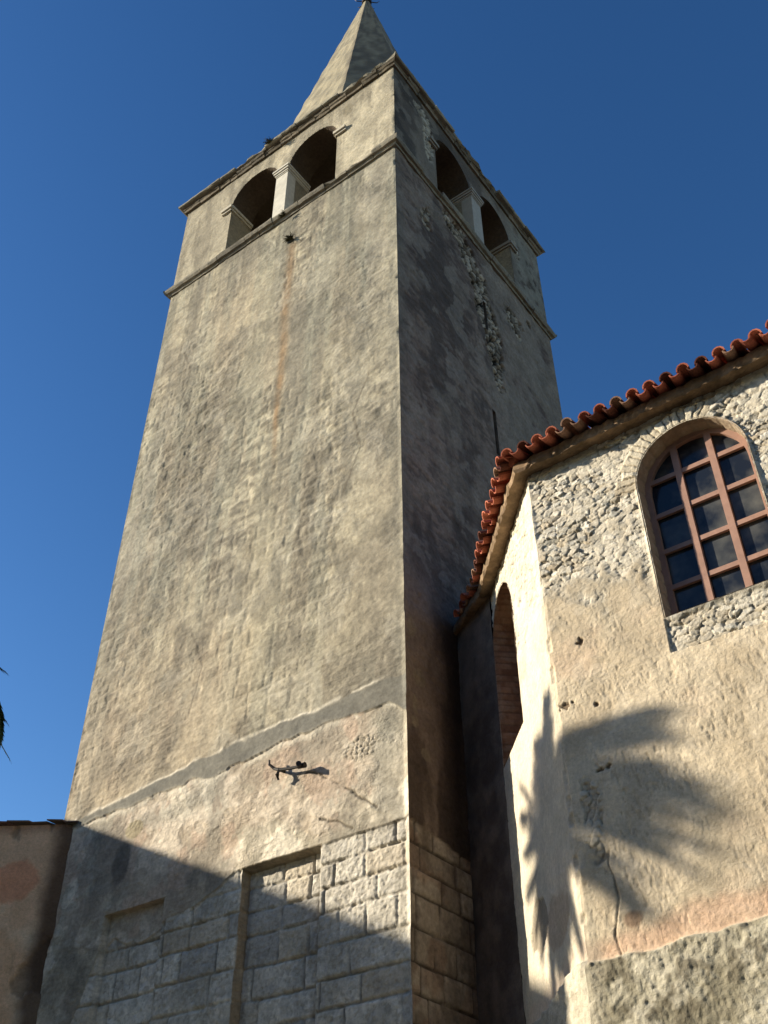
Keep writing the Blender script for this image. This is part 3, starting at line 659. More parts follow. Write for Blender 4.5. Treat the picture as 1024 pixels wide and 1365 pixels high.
def apse_common(u, z, seed, Wn, face):
    p1 = fbm(u * 1.3, z * 1.3, seed + 1, 5); p2 = fbm(u * 6, z * 6, seed + 2, 4); p3 = fbm(u * 16 + z * 6, z * 16, seed + 3, 3); p4 = fbm(u * 3, z * 3, seed + 4, 4)
    col = mix((.60, .50, .355), (.74, .63, .46), sm(.36, .64, p1))
    col = mix(col, (.76, .56, .40), .4 * sm(.52, .7, fbm(u * 1.1 + 4, z * 1.6, seed + 5, 4)))
    col = mix(col, (.50, .43, .32), .4 * sm(.54, .68, p4))
    # trowel dents
    dent = sm(.58, .68, fbm(u * 34 + z * 8, z * 12 - u * 5, seed + 6, 4)) * sm(.42, .6, p4 + .3 * (p1 - .5))
    h = .018 * (p1 - .5) + .014 * (p2 - .5) + .007 * (p3 - .5) - .005 * dent
    col = mix(col, (.44, .36, .25), .5 * dent); col = mix(col, (.80, .70, .54), .35 * sm(.56, .7, fbm(u * 4 + 7, z * 4, seed + 41, 4))); col = mix(col, (.45, .40, .30), .35 * sm(.52, .66, fbm(u * 1.8 + 3, z * .9, seed + 42, 4)))
    al = .8 + 0 * u
    # rubble zone above
    if face == 1:
        zb = 7.72 + .10 * (fbm(u * 1.6, u * .2, seed + 8, 3) - .5) * 2
        zone = (z - zb) / .6 + 1.2 * (p4 - .5) + 2.2 * (p2 - .5)
        win = wsdf(u, z, Wn)
        around = sm(.16, .07, win + .10 * (p2 - .5)) * (u < 4.95)
        below = (z < 6.98) * (z > 6.60 + .05 * (p2 - .5) + .04 * (u - 3.6) * 0) * (u > 3.585) * 1.0
        rm = np.clip(np.maximum.reduce([sm(-.45, .55, zone), around * (z > 6.9) * sm(7.25, 7.6, z + (u > 4) * 1.0), below]), 0, 1)
        grey = sm(.9, .1, np.abs(zone - .1)); col = mix(col, (.34, .31, .245), .45 * grey)
    else:
        zone = (z - 7.75) / .35 + 1.1 * (p4 - .5)
        rm = sm(-.2, .35, zone) * .8
        win = wsdf(u, z, Wn)
        col = mix(col, (.30, .28, .22), .65 * sm(.5, .7, gau(u, z, 1.0, 7.55, .25, .3) + .4 * (p2 - .5)))
    rh, rc = rubble(u, z, seed + 20)
    mort = sm(.60, .44, fbm(u * 3.4, z * 3.4, seed + 11, 5))        # mortar smeared over stones
    mortar = mix((.60, .54, .42), (.82, .76, .63), p2); mort = mort * (.55 + .9 * sm(.35, .6, p2)); rc = mix(mortar, rc, np.clip(.35 + .6 * mort, 0, 1)); rh = rh * np.clip(.4 + .5 * mort, 0, 1) + .012 * (p3 - .5)
    # voussoirs round the head of the window
    cx = (Wn[0] + Wn[1]) / 2; ang = np.arctan2(z - Wn[3], u - cx); rr = np.hypot(u - cx, (z - Wn[3]) * .575 / Wn[4]) - (Wn[1] - Wn[0]) / 2
    vn_ = ang / .12 + .9 * (p2 - .5) + .5 * (p4 - .5); vi_ = np.floor(vn_); vf = np.abs(vn_ - vi_ - .5); vid = h2(vi_, vi_ * 0, seed + 31)
    ring = (z > Wn[3] - .02) * sm(.24, .20, rr + .10 * (vid - .5)) * (rr > -.02)
    vc = mix((.46, .39, .28), (.78, .71, .56), vid); vc = mix(vc, (.20, .16, .11), .8 * sm(.38, .48, vf) * sm(.35, .5, p3 + .1))
    vh = .020 * sm(.5, .40, vf) + .03 * (vid - .5) + .022 * (p3 - .5)
    ring = ring * (1.0 if face == 1 else .7) * sm(.75, 1.15, ang + .6 * (p4 - .5)) * sm(.30, .45, p4 + .12)
    rh = rh * (1 - ring) + vh * ring; rc = mix(rc, vc, ring)
    rm = np.maximum(rm, ring)
    col = mix(col, rc, rm); h = h * (1 - rm) + (rh - .022) * rm; al = al * (1 - rm) + .9 * rm
    # base: thick unplastered footing, pink undercoat showing above it
    zf = 4.17 + (.06 * (fbm(u * 2, u * .1, seed + 14, 4) - .5) * 2 + (.03 * (u - 2.4) if face == 1 else 0))
    pk = sm(.0, .03, z - zf) * sm(.30, .16, z - zf + .12 * (p4 - .5) + (.08 * sm(3.2, 2.5, u) if face == 1 else .05))
    col = mix(col, mix((.58, .36, .24), (.72, .52, .37), p2), .8 * pk); h = h - .008 * pk
    ft = sm(.012, -.012, z - zf)
    q1 = fbm(u * 3.2, z * 3.2, seed + 15, 5); q2 = fbm(u * 8, z * 8, seed + 16, 4)
    fc = mix((.27, .245, .175), (.50, .46, .35), sm(.38, .64, q1)); fc = mix(fc, (.15, .13, .09), .7 * sm(.54, .64, q2)); fc = mix(fc, (.68, .63, .5), .55 * sm(.6, .7, fbm(u * 6, z * 7, seed + 17, 3)))
    col = mix(col, fc, ft); h = h * (1 - ft) + ft * (.045 + .05 * (q1 - .5) + .035 * (q2 - .5) + .02 * (fbm(u * 24, z * 24, seed + 18, 3) - .5)); al = al * (1 - ft) + 1.25 * ft
    return h, col, al, p1, p2, p4
def apse1(u, z):
    h, col, al, p1, p2, p4 = apse_common(u, z, 1000, WIN1, 1)
    seed_h = 1700
    for cx_, cz_, sx_, sz_ in ((2.72, 7.05, .045, .04), (2.50, 6.45, .055, .045), (2.80, 6.36, .025, .03), (2.74, 5.71, .03, .02), (2.84, 5.74, .03, .022)):
        pm = sm(.42, .6, gau(u, z, cx_, cz_, sx_, sz_) + 2.4 * (fbm(u * 17, z * 17, seed_h, 3) - .5)) * sm(.15, .45, gau(u, z, cx_, cz_, sx_ * 1.5, sz_ * 1.5)); col = mix(col, (.16, .105, .06), .85 * pm); h = h - .022 * pm
    # stripped vertical scar beside the corner
    sc = gau(u, z, 2.60, 5.35, .13, .5); cr = sm(.42, .6, sc + .9 * (p2 - .5)) * (sc > .25); f1, fe, rid, _a, _b = cells2((u + .08 * p2) / .085, (z + .08 * p4) / .07, 1333)
    col = mix(col, mix((.42, .37, .29), (.66, .59, .46), rid), cr * .8); h = h + cr * (.012 * sm(0, .2, fe) + .026 * (rid - .5) - .014 + .02 * (p2 - .5))
    ck = np.clip(crack(u, z, [(2.70, 5.75), (2.74, 5.3), (2.70, 4.95), (2.73, 4.6), (2.66, 4.35), (2.70, 4.12)], .018) * sm(5.1, 4.9, z) + crack(u, z, [(2.58, 4.95), (2.68, 4.98)], .05), 0, 1)
    col = mix(col, (.10, .08, .055), ck * .6 * sm(.38, .6, p2 + .03)); h = h - .010 * ck
    col = mix(col, (.22, .125, .075), .75 * sm(.4, .8, gau(u, z, 2.83, 4.42, .12, .09)))
    lowc = sm(.2, .05, u - KX + .15 * (p2 - .5)) * sm(5.0, 4.4, z); col = mix(col, (.52, .47, .36), .5 * lowc)
    return h, rgba(np.clip(col, 0, 1), np.clip(al, 0, 1.3))
def apse2(u, z):
    h, col, al, p1, p2, p4 = apse_common(u, z, 2000, WIN2, 2)
    col = mix(col, (.78, .71, .57), .5)          # paler here: the fuller sun on this face put into the colour
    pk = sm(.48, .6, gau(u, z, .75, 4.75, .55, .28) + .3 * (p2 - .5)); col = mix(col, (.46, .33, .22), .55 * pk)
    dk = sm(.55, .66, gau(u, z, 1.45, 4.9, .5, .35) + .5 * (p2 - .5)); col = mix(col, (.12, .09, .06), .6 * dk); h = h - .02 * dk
    return h, rgba(np.clip(col, 0, 1), np.clip(al, 0, 1.3))
def apse3(u, z):
    n = fbm(u * 2, z * .8, 3001, 4); p = fbm(u * 6, z * 6, 3002, 4)
    return .03 * (n - .5) + .02 * (p - .5), rgba(mix((.15, .115, .088), (.32, .25, .19), sm(.3, .7, .6 * n + .4 * p)), 1)
def cornerK(sign):
    def f(U, Z, e0, e1):
        k = (1 - e0) if not np.isscalar(e0) else np.zeros(len(U))
        c = -.035 * fbm(Z * 2.5, Z * .3, 1500, 4) - .03 * sm(.55, .7, fbm(Z * 6, Z, 1502, 2)) + .045 * sm(4.2, 4.12, Z)
        v = np.array([0, -1.0]) + N2; v = v / np.linalg.norm(v)
        out = np.zeros((len(U), 3)); out[:, 0] = v[0] * c * k; out[:, 1] = v[1] * c * k; return out
    return f
ZA1 = lerp_list([(0, 3.35, .6), (3.35, 6.5, .0125), (6.5, ZE, .0085)])
mb = MB()
sheet(mb, lambda u, z: np.stack([u, KY + 0 * u, z], 1), (0, -1, 0), np.concatenate([np.arange(KX, 5.3, .0098), np.linspace(5.35, FX1, 12)]), ZA1, apse1,
      hole=lambda u, z: wsdf(u, z, WIN1, .006, 1), corner=cornerK(1), edges=(1, 1))
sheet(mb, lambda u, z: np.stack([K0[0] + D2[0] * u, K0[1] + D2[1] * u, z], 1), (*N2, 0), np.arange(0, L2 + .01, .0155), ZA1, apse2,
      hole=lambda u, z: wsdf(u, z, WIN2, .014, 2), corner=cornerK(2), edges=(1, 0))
K2b = K0 + D2 * np.arange(0, L2 + .01, .0155)[-1]
sheet(mb, lambda u, z: np.stack([K2b[0] + (K3[0] - K2b[0]) * u / L3, K2b[1] + (K3[1] - K2b[1]) * u / L3, z], 1), (*N3, 0), np.linspace(0, L3, 50), lerp_list([(0, 3.5, .7), (3.5, ZE, .04)]), apse3)
# the faces away from the camera
far = [(FX1, KY), (8.25, 1.2), (8.25, 9.0), (-.02, 9.0)]
for (ax_, ay_), (bx_, by_) in zip(far[:-1], far[1:]):
    dx_, dy_ = bx_ - ax_, by_ - ay_; l_ = math.hypot(dx_, dy_)
    sheet(mb, lambda u, z: np.stack([ax_ + dx_ * u / l_, ay_ + dy_ * u / l_, z], 1), (dy_ / l_, -dx_ / l_, 0), np.linspace(0, l_, int(l_ / .1)), np.linspace(0, ZE, 94),
          lambda a, b: (lambda r: (r[0], rgba(np.clip(r[1], 0, 1), 1)))(apse_common(a, b, 4000, (90, 91, 6, 8, .5), 2)))
apse_wall = mb.obj('wall', M_APSE, church, smooth=True)

# --- window reveals, frames, muntins, glass
def to1(u, z, d): return (u, KY + d, z)
def to2(u, z, d): return (K0[0] + D2[0] * u - N2[0] * d, K0[1] + D2[1] * u - N2[1] * d, z)
def lbox(mb, to, u0, u1, z0, z1, d0, d1, c):
    mb.add([to(u0 if i & 1 == 0 else u1, z0 if i & 4 == 0 else z1, d0 if i & 2 == 0 else d1) for i in range(8)],
           [(0, 2, 3, 1), (4, 5, 7, 6), (0, 1, 5, 4), (2, 6, 7, 3), (0, 4, 6, 2), (1, 3, 7, 5)], c)
def window(Wn, to, depth, cols, rows, brick, label, rev_end):
    u0, u1, z0, zs, rise = Wn
    # reveal (soffit and jambs) as a splayed rough strip with bricks
    prof = arch_outline(u0, u1, z0, zs, rise, 40)
    dens = []
    for (a, b), (c, d) in zip(prof, prof[1:] + prof[:1]):
        k = max(1, int(math.hypot(c - a, d - b) / .018)); dens += [(a + (c - a) * i / k, b + (d - b) * i / k) for i in range(k)]
    P = MB(); n = len(dens); arc = [0.0]
    for i in range(1, n): arc.append(arc[-1] + math.hypot(dens[i][0] - dens[i - 1][0], dens[i][1] - dens[i - 1][1]))
    arc = np.array(arc); seg = 14; V = []; C = []; cx_ = (u0 + u1) / 2
    for k in range(seg + 1):
        d = -.004 + (rev_end + .004) * k / seg
        bi = np.floor(arc / brick); bf = np.abs(arc / brick - bi - .5); rid = h2(bi, np.floor(np.full(n, d) / .11 + h2(bi, bi * 0, 3)), 77)
        nz = fbm(arc * 9, np.full(n, d * 9), 78, 3)
        off = .012 * (nz - .5) - .012 * sm(.36, .5, bf) * (k > 1)
        c = mix((.26, .15, .085), (.42, .28, .17), rid); c = mix(c, (.44, .37, .26), .45 * sm(.5, .65, nz)); c = mix(c, (.16, .11, .07), .7 * sm(.38, .47, bf))
        if brick > .1: c = mix(c, (.50, .43, .32), .45)
        for i, (u, z) in enumerate(dens):
            r = np.array([u - cx_, z - zs]) if z > zs else np.array([u - cx_, 0.0]); l = np.linalg.norm(r) + 1e-6; r = r / l
            o = off[i] if z > z0 + .02 else 0
            o = o if k > 0 else -.014
            V.append(to(u - r[0] * o, z - r[1] * o, d))
        C.append(rgba(c, 1))
    F = [(k * n + i, k * n + (i + 1) % n, (k + 1) * n + (i + 1) % n, (k + 1) * n + i) for k in range(seg) for i in range(n)]
    P.add(V, F, np.concatenate(C)); 
    # lip behind the ragged plaster edge
    V = [to(u, z, .028) for u, z in prof]; V2 = []
    for u, z in prof:
        r = np.array([u - cx_, max(z - zs, 0)]) if z > z0 + .01 else np.array([u - cx_, -.8]); r = r / (np.linalg.norm(r) + 1e-6); V2.append(to(u + r[0] * .06, z + r[1] * .06, .04))
    m = len(prof); P.add(V + V2, [(i, (i + 1) % m, m + (i + 1) % m, m + i) for i in range(m)], (.34, .29, .21, 1))
    wnd = P.obj('window', M_APSE, church, smooth=True); wnd['label'] = label
    wc = (.40, .235, .175, 1); Fm = MB(); fw = .055
    inner = arch_outline(u0 + fw, u1 - fw, z0 + fw * .8, zs, rise - fw, 40); outer = arch_outline(u0 - .012, u1 + .012, z0 - .01, zs, rise + .012, 40)
    q = len(inner); a = [to(u, z, depth) for u, z in outer]; b = [to(u, z, depth) for u, z in inner]; c = [to(u, z, depth + .06) for u, z in inner]
    Fm.add(a + b + c, [(i, (i + 1) % q, q + (i + 1) % q, q + i) for i in range(q)] + [(q + i, q + (i + 1) % q, 2 * q + (i + 1) % q, 2 * q + i) for i in range(q)], wc)
    Fm.obj('frame', M_WOOD, wnd)
    Mu = MB()
    def top(u): return zs + (rise - fw * .9) * math.sqrt(max(0, 1 - ((u - cx_) / ((u1 - u0) / 2 - fw * .9)) ** 2))
    def half(z): return (u1 - u0) / 2 - fw * .9 if z < zs else ((u1 - u0) / 2 - fw * .9) * math.sqrt(max(0, 1 - ((z - zs) / (rise - fw * .9)) ** 2))
    for u in cols: lbox(Mu, to, u - .034, u + .034, z0 + .03, top(u) + .02, depth - .004, depth + .045, wc)
    for z in rows: lbox(Mu, to, cx_ - half(z) - .01, cx_ + half(z) + .01, z - .026, z + .026, depth + .006, depth + .04, wc)
    Mu.obj('muntin', M_WOOD, wnd)
    G = MB(); G.add([to(u, z, depth + .05) for u, z in outer], [list(range(len(outer)))]); G.obj('glass', M_GLASS, wnd)
    return wnd
window(WIN1, to1, .195, (3.985, 4.355), (7.41, 7.835, 8.28, 8.72), .16, 'arched window with pinkish brown wooden grid in broad sunlight', .30)
window(WIN2, to2, .34, (S2a + .37, S2a + .74), (7.41, 7.835, 8.28, 8.72), .085, 'arched window seen edge on with a deep brick reveal', .42)

# --- stone eaves board (cornice) round the apse
def eave_course(pts, zlo, zhi, out, seed, name):
    """moulded plastered eaves following an open polygon"""
    rnd = random.Random(seed); P = MB(); n = len(pts)
    nr = []
    for i in range(n - 1):
        d = np.array(pts[i + 1]) - np.array(pts[i]); d = d / np.linalg.norm(d); nr.append(np.array([d[1], -d[0]]))
    prof = [(-.05, zlo), (.03, zlo), (out * .6, zlo - .02), (out, zlo - .035), (out + .015, zlo - .005), (out + .005, zhi - .02), (-.05, zhi)]
    rows = []
    for i in range(n - 1):
        a, b = np.array(pts[i]), np.array(pts[i + 1]); k = max(2, int(np.linalg.norm(b - a) / .05))
        for j in range(k + (i == n - 2)):
            t = j / k; p = a + (b - a) * t; nn = nr[i]
            if j == 0 and i > 0:
                nn = nr[i - 1] + nr[i]; nn = nn / (nn @ nr[i])
            rows.append((p, nn))
    V = []; m = len(prof); N_ = len(rows); cl = []
    ii = np.arange(N_); w1 = fbm(ii * .22, ii * .01, seed, 3) - .5
    for r, (p, nn) in enumerate(rows):
        for q, (o, z) in enumerate(prof):
            oo = o + (w1[r] * .02 + rnd.uniform(-.012, .012) if o > .05 else 0); V.append((p[0] + nn[0] * oo, p[1] + nn[1] * oo, z + w1[r] * .02 + rnd.uniform(-.006, .006)))
            t = float(fbm(np.array([r * .35]), np.array([q * .4]), seed + 2, 3)[0]); cl.append([.235 + .16 * (t - .5) * 2, .16 + .11 * (t - .5) * 2, .095 + .07 * (t - .5) * 2, 1])
    F = [(r * m + i, r * m + (i + 1) % m, (r + 1) * m + (i + 1) % m, (r + 1) * m + i) for r in range(N_ - 1) for i in range(m)] + [list(range(m)), [(N_ - 1) * m + i for i in range(m)]]
    P.add(V, F, cl); return P.obj(name, M_STONE, church, fixn=True)
ring = [tuple(K3 - N3 * .06 + np.array([.05, 0])), tuple(K2), (KX, KY), (FX1, KY), (8.25, 1.2), (8.25, 9.0), (-.02, 9.0)]
eave_course(ring, 9.385, 9.50, .145, 4, 'cornice')
# --- tile roof
PITCH = math.radians(19); OV = .32
def offs(a, b, o):
    a, b = np.array(a), np.array(b); d = (b - a) / np.linalg.norm(b - a); n = np.array([d[1], -d[0]]); return n
def corner_pt(i, o):
    p = np.array(ring[i]); n1 = offs(ring[i - 1], ring[i], o); n2 = offs(ring[i], ring[i + 1], o); m = n1 + n2; return p + m / (m @ n1) * o
mb = MB(); ZTL = 9.475
c1, c2, c3, c4, c5 = [corner_pt(i, OV) for i in range(1, 6)]
c0 = K3 + N3 * .12 + np.array([.03, 0]); c1 = K2 + (c1 - K2) * .72
apex = np.array([4.25, 3.9])
def roofface(a, b, seed, rmax=99):
    a, b = np.array(a), np.array(b); d = (b - a); L = np.linalg.norm(d); d = d / L; inw = np.array([-d[1], d[0]]); ad = (apex - a) @ inw; xa = (apex - a) @ d
    tile_row_roof(mb, a, b, inw, ad, PITCH, ZTL, 0, sp=.19, rmax=rmax, clip0=xa / ad, clip1=(L - xa) / ad, seed=seed)
    return ad
roofface(c0, c1, 11); roofface(c1, c2, 12); roofface(c2, c3, 13); roofface(c3, c4, 14, 12); roofface(c4, c5, 15, 12)
roof = mb.obj('roof', M_TILE, church)
# roof boards under the tiles, closing the volume
mb = MB(); za = 9.42
inner = [np.array(p) for p in (K3, c1 + (apex - c1) * .04, c2 + (apex - c2) * .05, c3 + (apex - c3) * .04, c4, c5, (-.02, 9.0))]
V = [(p[0], p[1], za) for p in inner] + [(apex[0], apex[1], za + 1.45)]
mb.add(V, [(i, (i + 1) % 7, 7) for i in range(7)], (.1, .06, .04, 1)); mb.obj('roof_boards', M_DARK, church)
# hip ridge tiles
mb = MB()
for ci, c in enumerate((c1, c2, c3, c4)):
    c_ = c + (apex - c) * .03; a = np.array([c_[0], c_[1], ZTL + .075]); b = np.array([apex[0], apex[1], ZTL + .05 + np.linalg.norm(apex - c) * .33]); n = int(np.linalg.norm(b - a) / .36)
    for k in range(n):
        p = a + (b - a) * k / n; q = a + (b - a) * (k + 1.15) / n; t = random.random()
        cc = (.32 + .14 * t, .10 + .05 * t, .06 + .02 * t, 1) 
        mb.tube([tuple(p - (b - a) / np.linalg.norm(b - a) * .02), tuple(q)], [.085, .07], 10, cc)
mb.obj('ridge_tile', M_TILE, roof)

# ================================================================== IRON BRACKET on the tower
mb = MB()
mb.tube([(-1.86, .03, 7.44), (-1.86, -.10, 7.42), (-1.86, -.10, 7.42)], .018, 8)
mb.tube([(-2.03, -.10, 7.60), (-2.01, -.12, 7.53), (-1.95, -.085, 7.47), (-1.86, -.085, 7.43), (-1.7, -.085, 7.40), (-1.52, -.085, 7.375)], [.012, .016, .02, .024, .02, .02], 8)
mb.tube([(-1.87, -.085, 7.44), (-1.875, -.11, 7.36), (-1.88, -.08, 7.30)], [.03, .026, .018], 8)
mb.tube([(-1.53, -.10, 7.375), (-1.49, -.16, 7.375)], [.034, .034], 14)
mb.tube([(-1.56, -.085, 7.38), (-1.45, -.085, 7.375)], [.028, .036], 10)
br = mb.obj('wall_bracket', M_IRON)
tag(br, 'rusty iron bracket sticking out of pale plaster below the grey band on the tower', 'bracket')

# ================================================================== WEEDS rooted in the tower
def weed(loc, n, size, label, seed):
    r = random.Random(seed); P = MB(); L = np.array(loc)
    for i in range(n):
        a = r.uniform(0, 2 * math.pi); d = np.array([math.cos(a) * .8, -abs(math.sin(a)) * .6 - .2, r.uniform(-.5, .7)]); l = size * r.uniform(.4, 1)
        p0 = L; p1 = L + d * l * .5; p2 = L + d * l + np.array([0, 0, -.25 * l]); w = np.cross(d, [0, 0, 1]); w = w / (np.linalg.norm(w) + 1e-6) * .008
        P.add([p0 - w, p0 + w, p1 + w * 1.3, p1 - w * 1.3, p2 + w * .3, p2 - w * .3], [(0, 1, 2, 3), (3, 2, 4, 5)])
        for q in (p1, p2):
            for s_ in (-1, 1):
                e = q + np.array([r.uniform(-.05, .05), r.uniform(-.04, .02), r.uniform(-.04, .05)]); P.add([q - w, q + w, e], [(0, 1, 2)])
    o = P.obj('weed', M_WEED); tag(o, label, 'plant', 'weeds rooted in the tower'); return o
weed((-2.585, -.02, 19.12), 40, .20, 'dark dry weed growing out of the hole at the top of the rust streak', 1)
weed((-3.35, -.19, 23.30), 34, .20, 'small weed sprouting from the broken tower cornice above the pair of arches', 2)
weed((-2.75, -.10, 20.0), 20, .16, 'small weed hanging under the ledge just below the white pillar', 3)

# ================================================================== HOUSE at the left
SH = SUN[:2]
P0 = np.array([-5.86, 0, 7.83]); P1 = np.array([.01, 0, 5.07])
HD = np.array([-.835, -.55])
house = thing('house', 'shaded house with peeling ochre and reddish plaster touching the foot of the tower', 'house', (-8, 1.5, 0))
HN = np.array([-HD[1], HD[0]]); HN = -HN if HN[1] > 0 else HN
hl = 3.0; A0 = np.array([-5.80, -.02])
def house_fn(u, z):
    z = z + 0 * u
    n1 = fbm(u * 1.2, z * 1.2, 5001, 5); n2 = fbm(u * 5, z * 5, 5002, 4); n3 = fbm(u * 2.5, z * 1.4, 5003, 4)
    col = mix((.82, .54, .33), (.97, .74, .50), sm(.38, .62, n1))
    red = sm(.45, .62, gau(u, z, .75, 6.95, .5, .35) + .5 * (n2 - .5)); col = mix(col, (.80, .36, .20), .75 * red)
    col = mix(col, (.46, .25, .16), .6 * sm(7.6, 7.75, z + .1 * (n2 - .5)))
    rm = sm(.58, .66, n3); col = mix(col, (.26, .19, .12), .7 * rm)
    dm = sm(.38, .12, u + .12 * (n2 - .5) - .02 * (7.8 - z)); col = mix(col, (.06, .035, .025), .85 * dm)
    h = .03 * (n1 - .5) + .02 * (n2 - .5) - .03 * rm - .06 * sm(.2, .02, u)
    h = h - .05 * sm(.5, .6, gau(u, z, .95, 5.55, .07, .25) + .3 * (n2 - .5)) 
    return h, rgba(col, 1.1)
mb = MB()
zz = lerp_list([(0, 4.2, .7), (4.2, 7.78, .02)])
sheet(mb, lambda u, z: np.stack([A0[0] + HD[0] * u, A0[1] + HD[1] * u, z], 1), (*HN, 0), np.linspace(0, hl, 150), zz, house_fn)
q0 = A0; q1 = A0 + HD * hl; q2 = q1 - HN * 6; q3 = q0 - HN * 6
for a, b in ((q1, q2), (q2, q3)):
    mb.add([(a[0], a[1], 0), (b[0], b[1], 0), (b[0], b[1], 7.78), (a[0], a[1], 7.78)], [(0, 1, 2, 3)], (.4, .33, .22, 1))
mb.obj('wall', M_APSE, house, smooth=True)
mb = MB(); r_ = random.Random(4); x = -.02
while x < hl:      # thin stone slabs along the eave
    w = r_.uniform(.16, .34); d = .05 + r_.uniform(-.02, .03); z0 = 7.80 + r_.uniform(-.006, .008); p = A0 + HD * x; q = A0 + HD * min(x + w - .01, hl)
    o1, o2 = p + HN * d, q + HN * (d + r_.uniform(-.02, .02)); i1, i2 = p - HN * .5, q - HN * .5; t = .018
    mb.add([(*o1, z0), (*o2, z0 + .004), (*i2, z0 + .16), (*i1, z0 + .16), (*o1, z0 + t), (*o2, z0 + t + .004), (*i2, z0 + t + .16), (*i1, z0 + t + .16)],
           [(0, 1, 2, 3), (4, 7, 6, 5), (0, 4, 5, 1), (1, 5, 6, 2), (2, 6, 7, 3), (3, 7, 4, 0)], (.20 + .08 * r_.random(), .14, .11, 1)); x += w
g3 = q3; mid = 1.0
mb.add([(*(q0 - HN * .4), 7.95), (*(q1 - HN * .4), 7.95), (*(q1 - HN * 3), 8.6), (*(q0 - HN * 3), 8.6), (*q2, 7.78), (*q3, 7.78)], [(0, 1, 2, 3), (3, 2, 4, 5)], (.30, .13, .08, 1))
mb.obj('roof', M_TILE, house)

# ================================================================== TALL HOUSE up-sun (its eave throws the slanting shade on the tower foot)
E = (P1 - P0); E = E + SUN * (-E[2] / SUN[2]); E = E[:2] / np.linalg.norm(E[:2])     # horizontal line lying in the shadow plane
if E[1] > 0: E = -E
PC = P0 + SUN * 4.1; PC2 = PC[:2] + E * 5.25; PC1 = PC[:2] - E * 2.2; zc_ = PC[2]
EN = np.array([-E[1], E[0]]); EN = EN if EN[0] > 0 else -EN      # towards the tower
tall = thing('unseen_house', 'tall plastered town house with a tiled roof up the lane beyond the left edge', 'house', (*(PC2 - EN * 3), 0))
mb = MB(); w1, w2 = PC1 - EN * .25, PC2 - EN * .25 - E * .25; w3, w4 = w2 - EN * 5, w1 - EN * 5; zw = zc_ - .12
for a, b in ((w1, w2), (w2, w3), (w3, w4), (w4, w1)):
    mb.add([(*a, 0), (*b, 0), (*b, zw), (*a, zw)], [(0, 1, 2, 3)], (.46, .36, .23, 1))
mb.obj('wall', M_APSE, tall)
mb = MB(); e3, e4 = PC2 - EN * 5.5, PC1 - EN * 5.5; md1, md2 = (PC1 + e4) / 2, (PC2 + e3) / 2 - E * 2
mb.add([(*PC1, zc_), (*PC2, zc_), (*e3, zc_), (*e4, zc_), (*md1, zc_ + .55), (*md2, zc_ + .55), (*PC1, zc_ - .1), (*PC2, zc_ - .1), (*e3, zc_ - .1), (*e4, zc_ - .1)],
       [(0, 1, 5, 4), (1, 2, 5), (2, 3, 4, 5), (3, 0, 4), (6, 9, 8, 7), (0, 6, 7, 1), (1, 7, 8, 2), (2, 8, 9, 3), (3, 9, 6, 0)], (.36, .13, .08, 1))
mb.obj('roof', M_TILE, tall)

# ================================================================== HOUSES added across the lane, unseen behind the viewer, to cut sky fill
def added_house(x0, x1, y, h, ridge, wallc, label):
    hs = thing('unseen_house', label, 'house', ((x0 + x1) / 2, y - 3, 0)); P = MB()
    for a, b in (((x1, y), (x0, y)), ((x0, y), (x0, y - 7)), ((x0, y - 7), (x1, y - 7)), ((x1, y - 7), (x1, y))):
        P.add([(*a, 0), (*b, 0), (*b, h), (*a, h)], [(0, 1, 2, 3)], (*wallc, 1))
    P.obj('wall', M_APSE, hs)
    n = int((x1 - x0) / 2.6)
    for k in range(n):
        for fl in range(int(h / 3.2)):
            P = MB(); cx = x0 + (k + .5) * (x1 - x0) / n; z = 1 + fl * 3.1
            for s_ in (-1, 1): P.box((cx + s_ * .27 - .25, y, z), (cx + s_ * .27 + .25, y + .06, z + 1.5), (.08, .15, .10, 1))
            P.box((cx - .62, y, z - .12), (cx + .62, y + .12, z - .02), (.45, .42, .35, 1)); P.obj('window', M_WOOD, hs)
    P = MB(); P.add([(x0 - .1, y + .4, h - .05), (x1 + .1, y + .4, h - .05), (x1 + .1, y - 3.5, h + ridge), (x0 - .1, y - 3.5, h + ridge), (x0 - .1, y - 7.4, h - .05), (x1 + .1, y - 7.4, h - .05)],
        [(0, 1, 2, 3), (3, 2, 5, 4), (0, 3, 4), (1, 5, 2), (0, 4, 5, 1)], (.30, .11, .07, 1)); P.obj('roof', M_TILE, hs)
added_house(-11.5, -2.2, -15.5, 13.0, 1.1, (.34, .28, .19), 'ochre town house with green shutters added across the lane out of view to block sky light')
added_house(-2.0, 7.5, -14.6, 13.6, 1.2, (.30, .25, .19), 'taller grey town house with green shutters added across the lane out of view to block sky light')
added_house(7.7, 17.5, -15.0, 12.4, 1.1, (.36, .27, .2), 'pinkish town house with green shutters added across the lane out of view to block sky light')

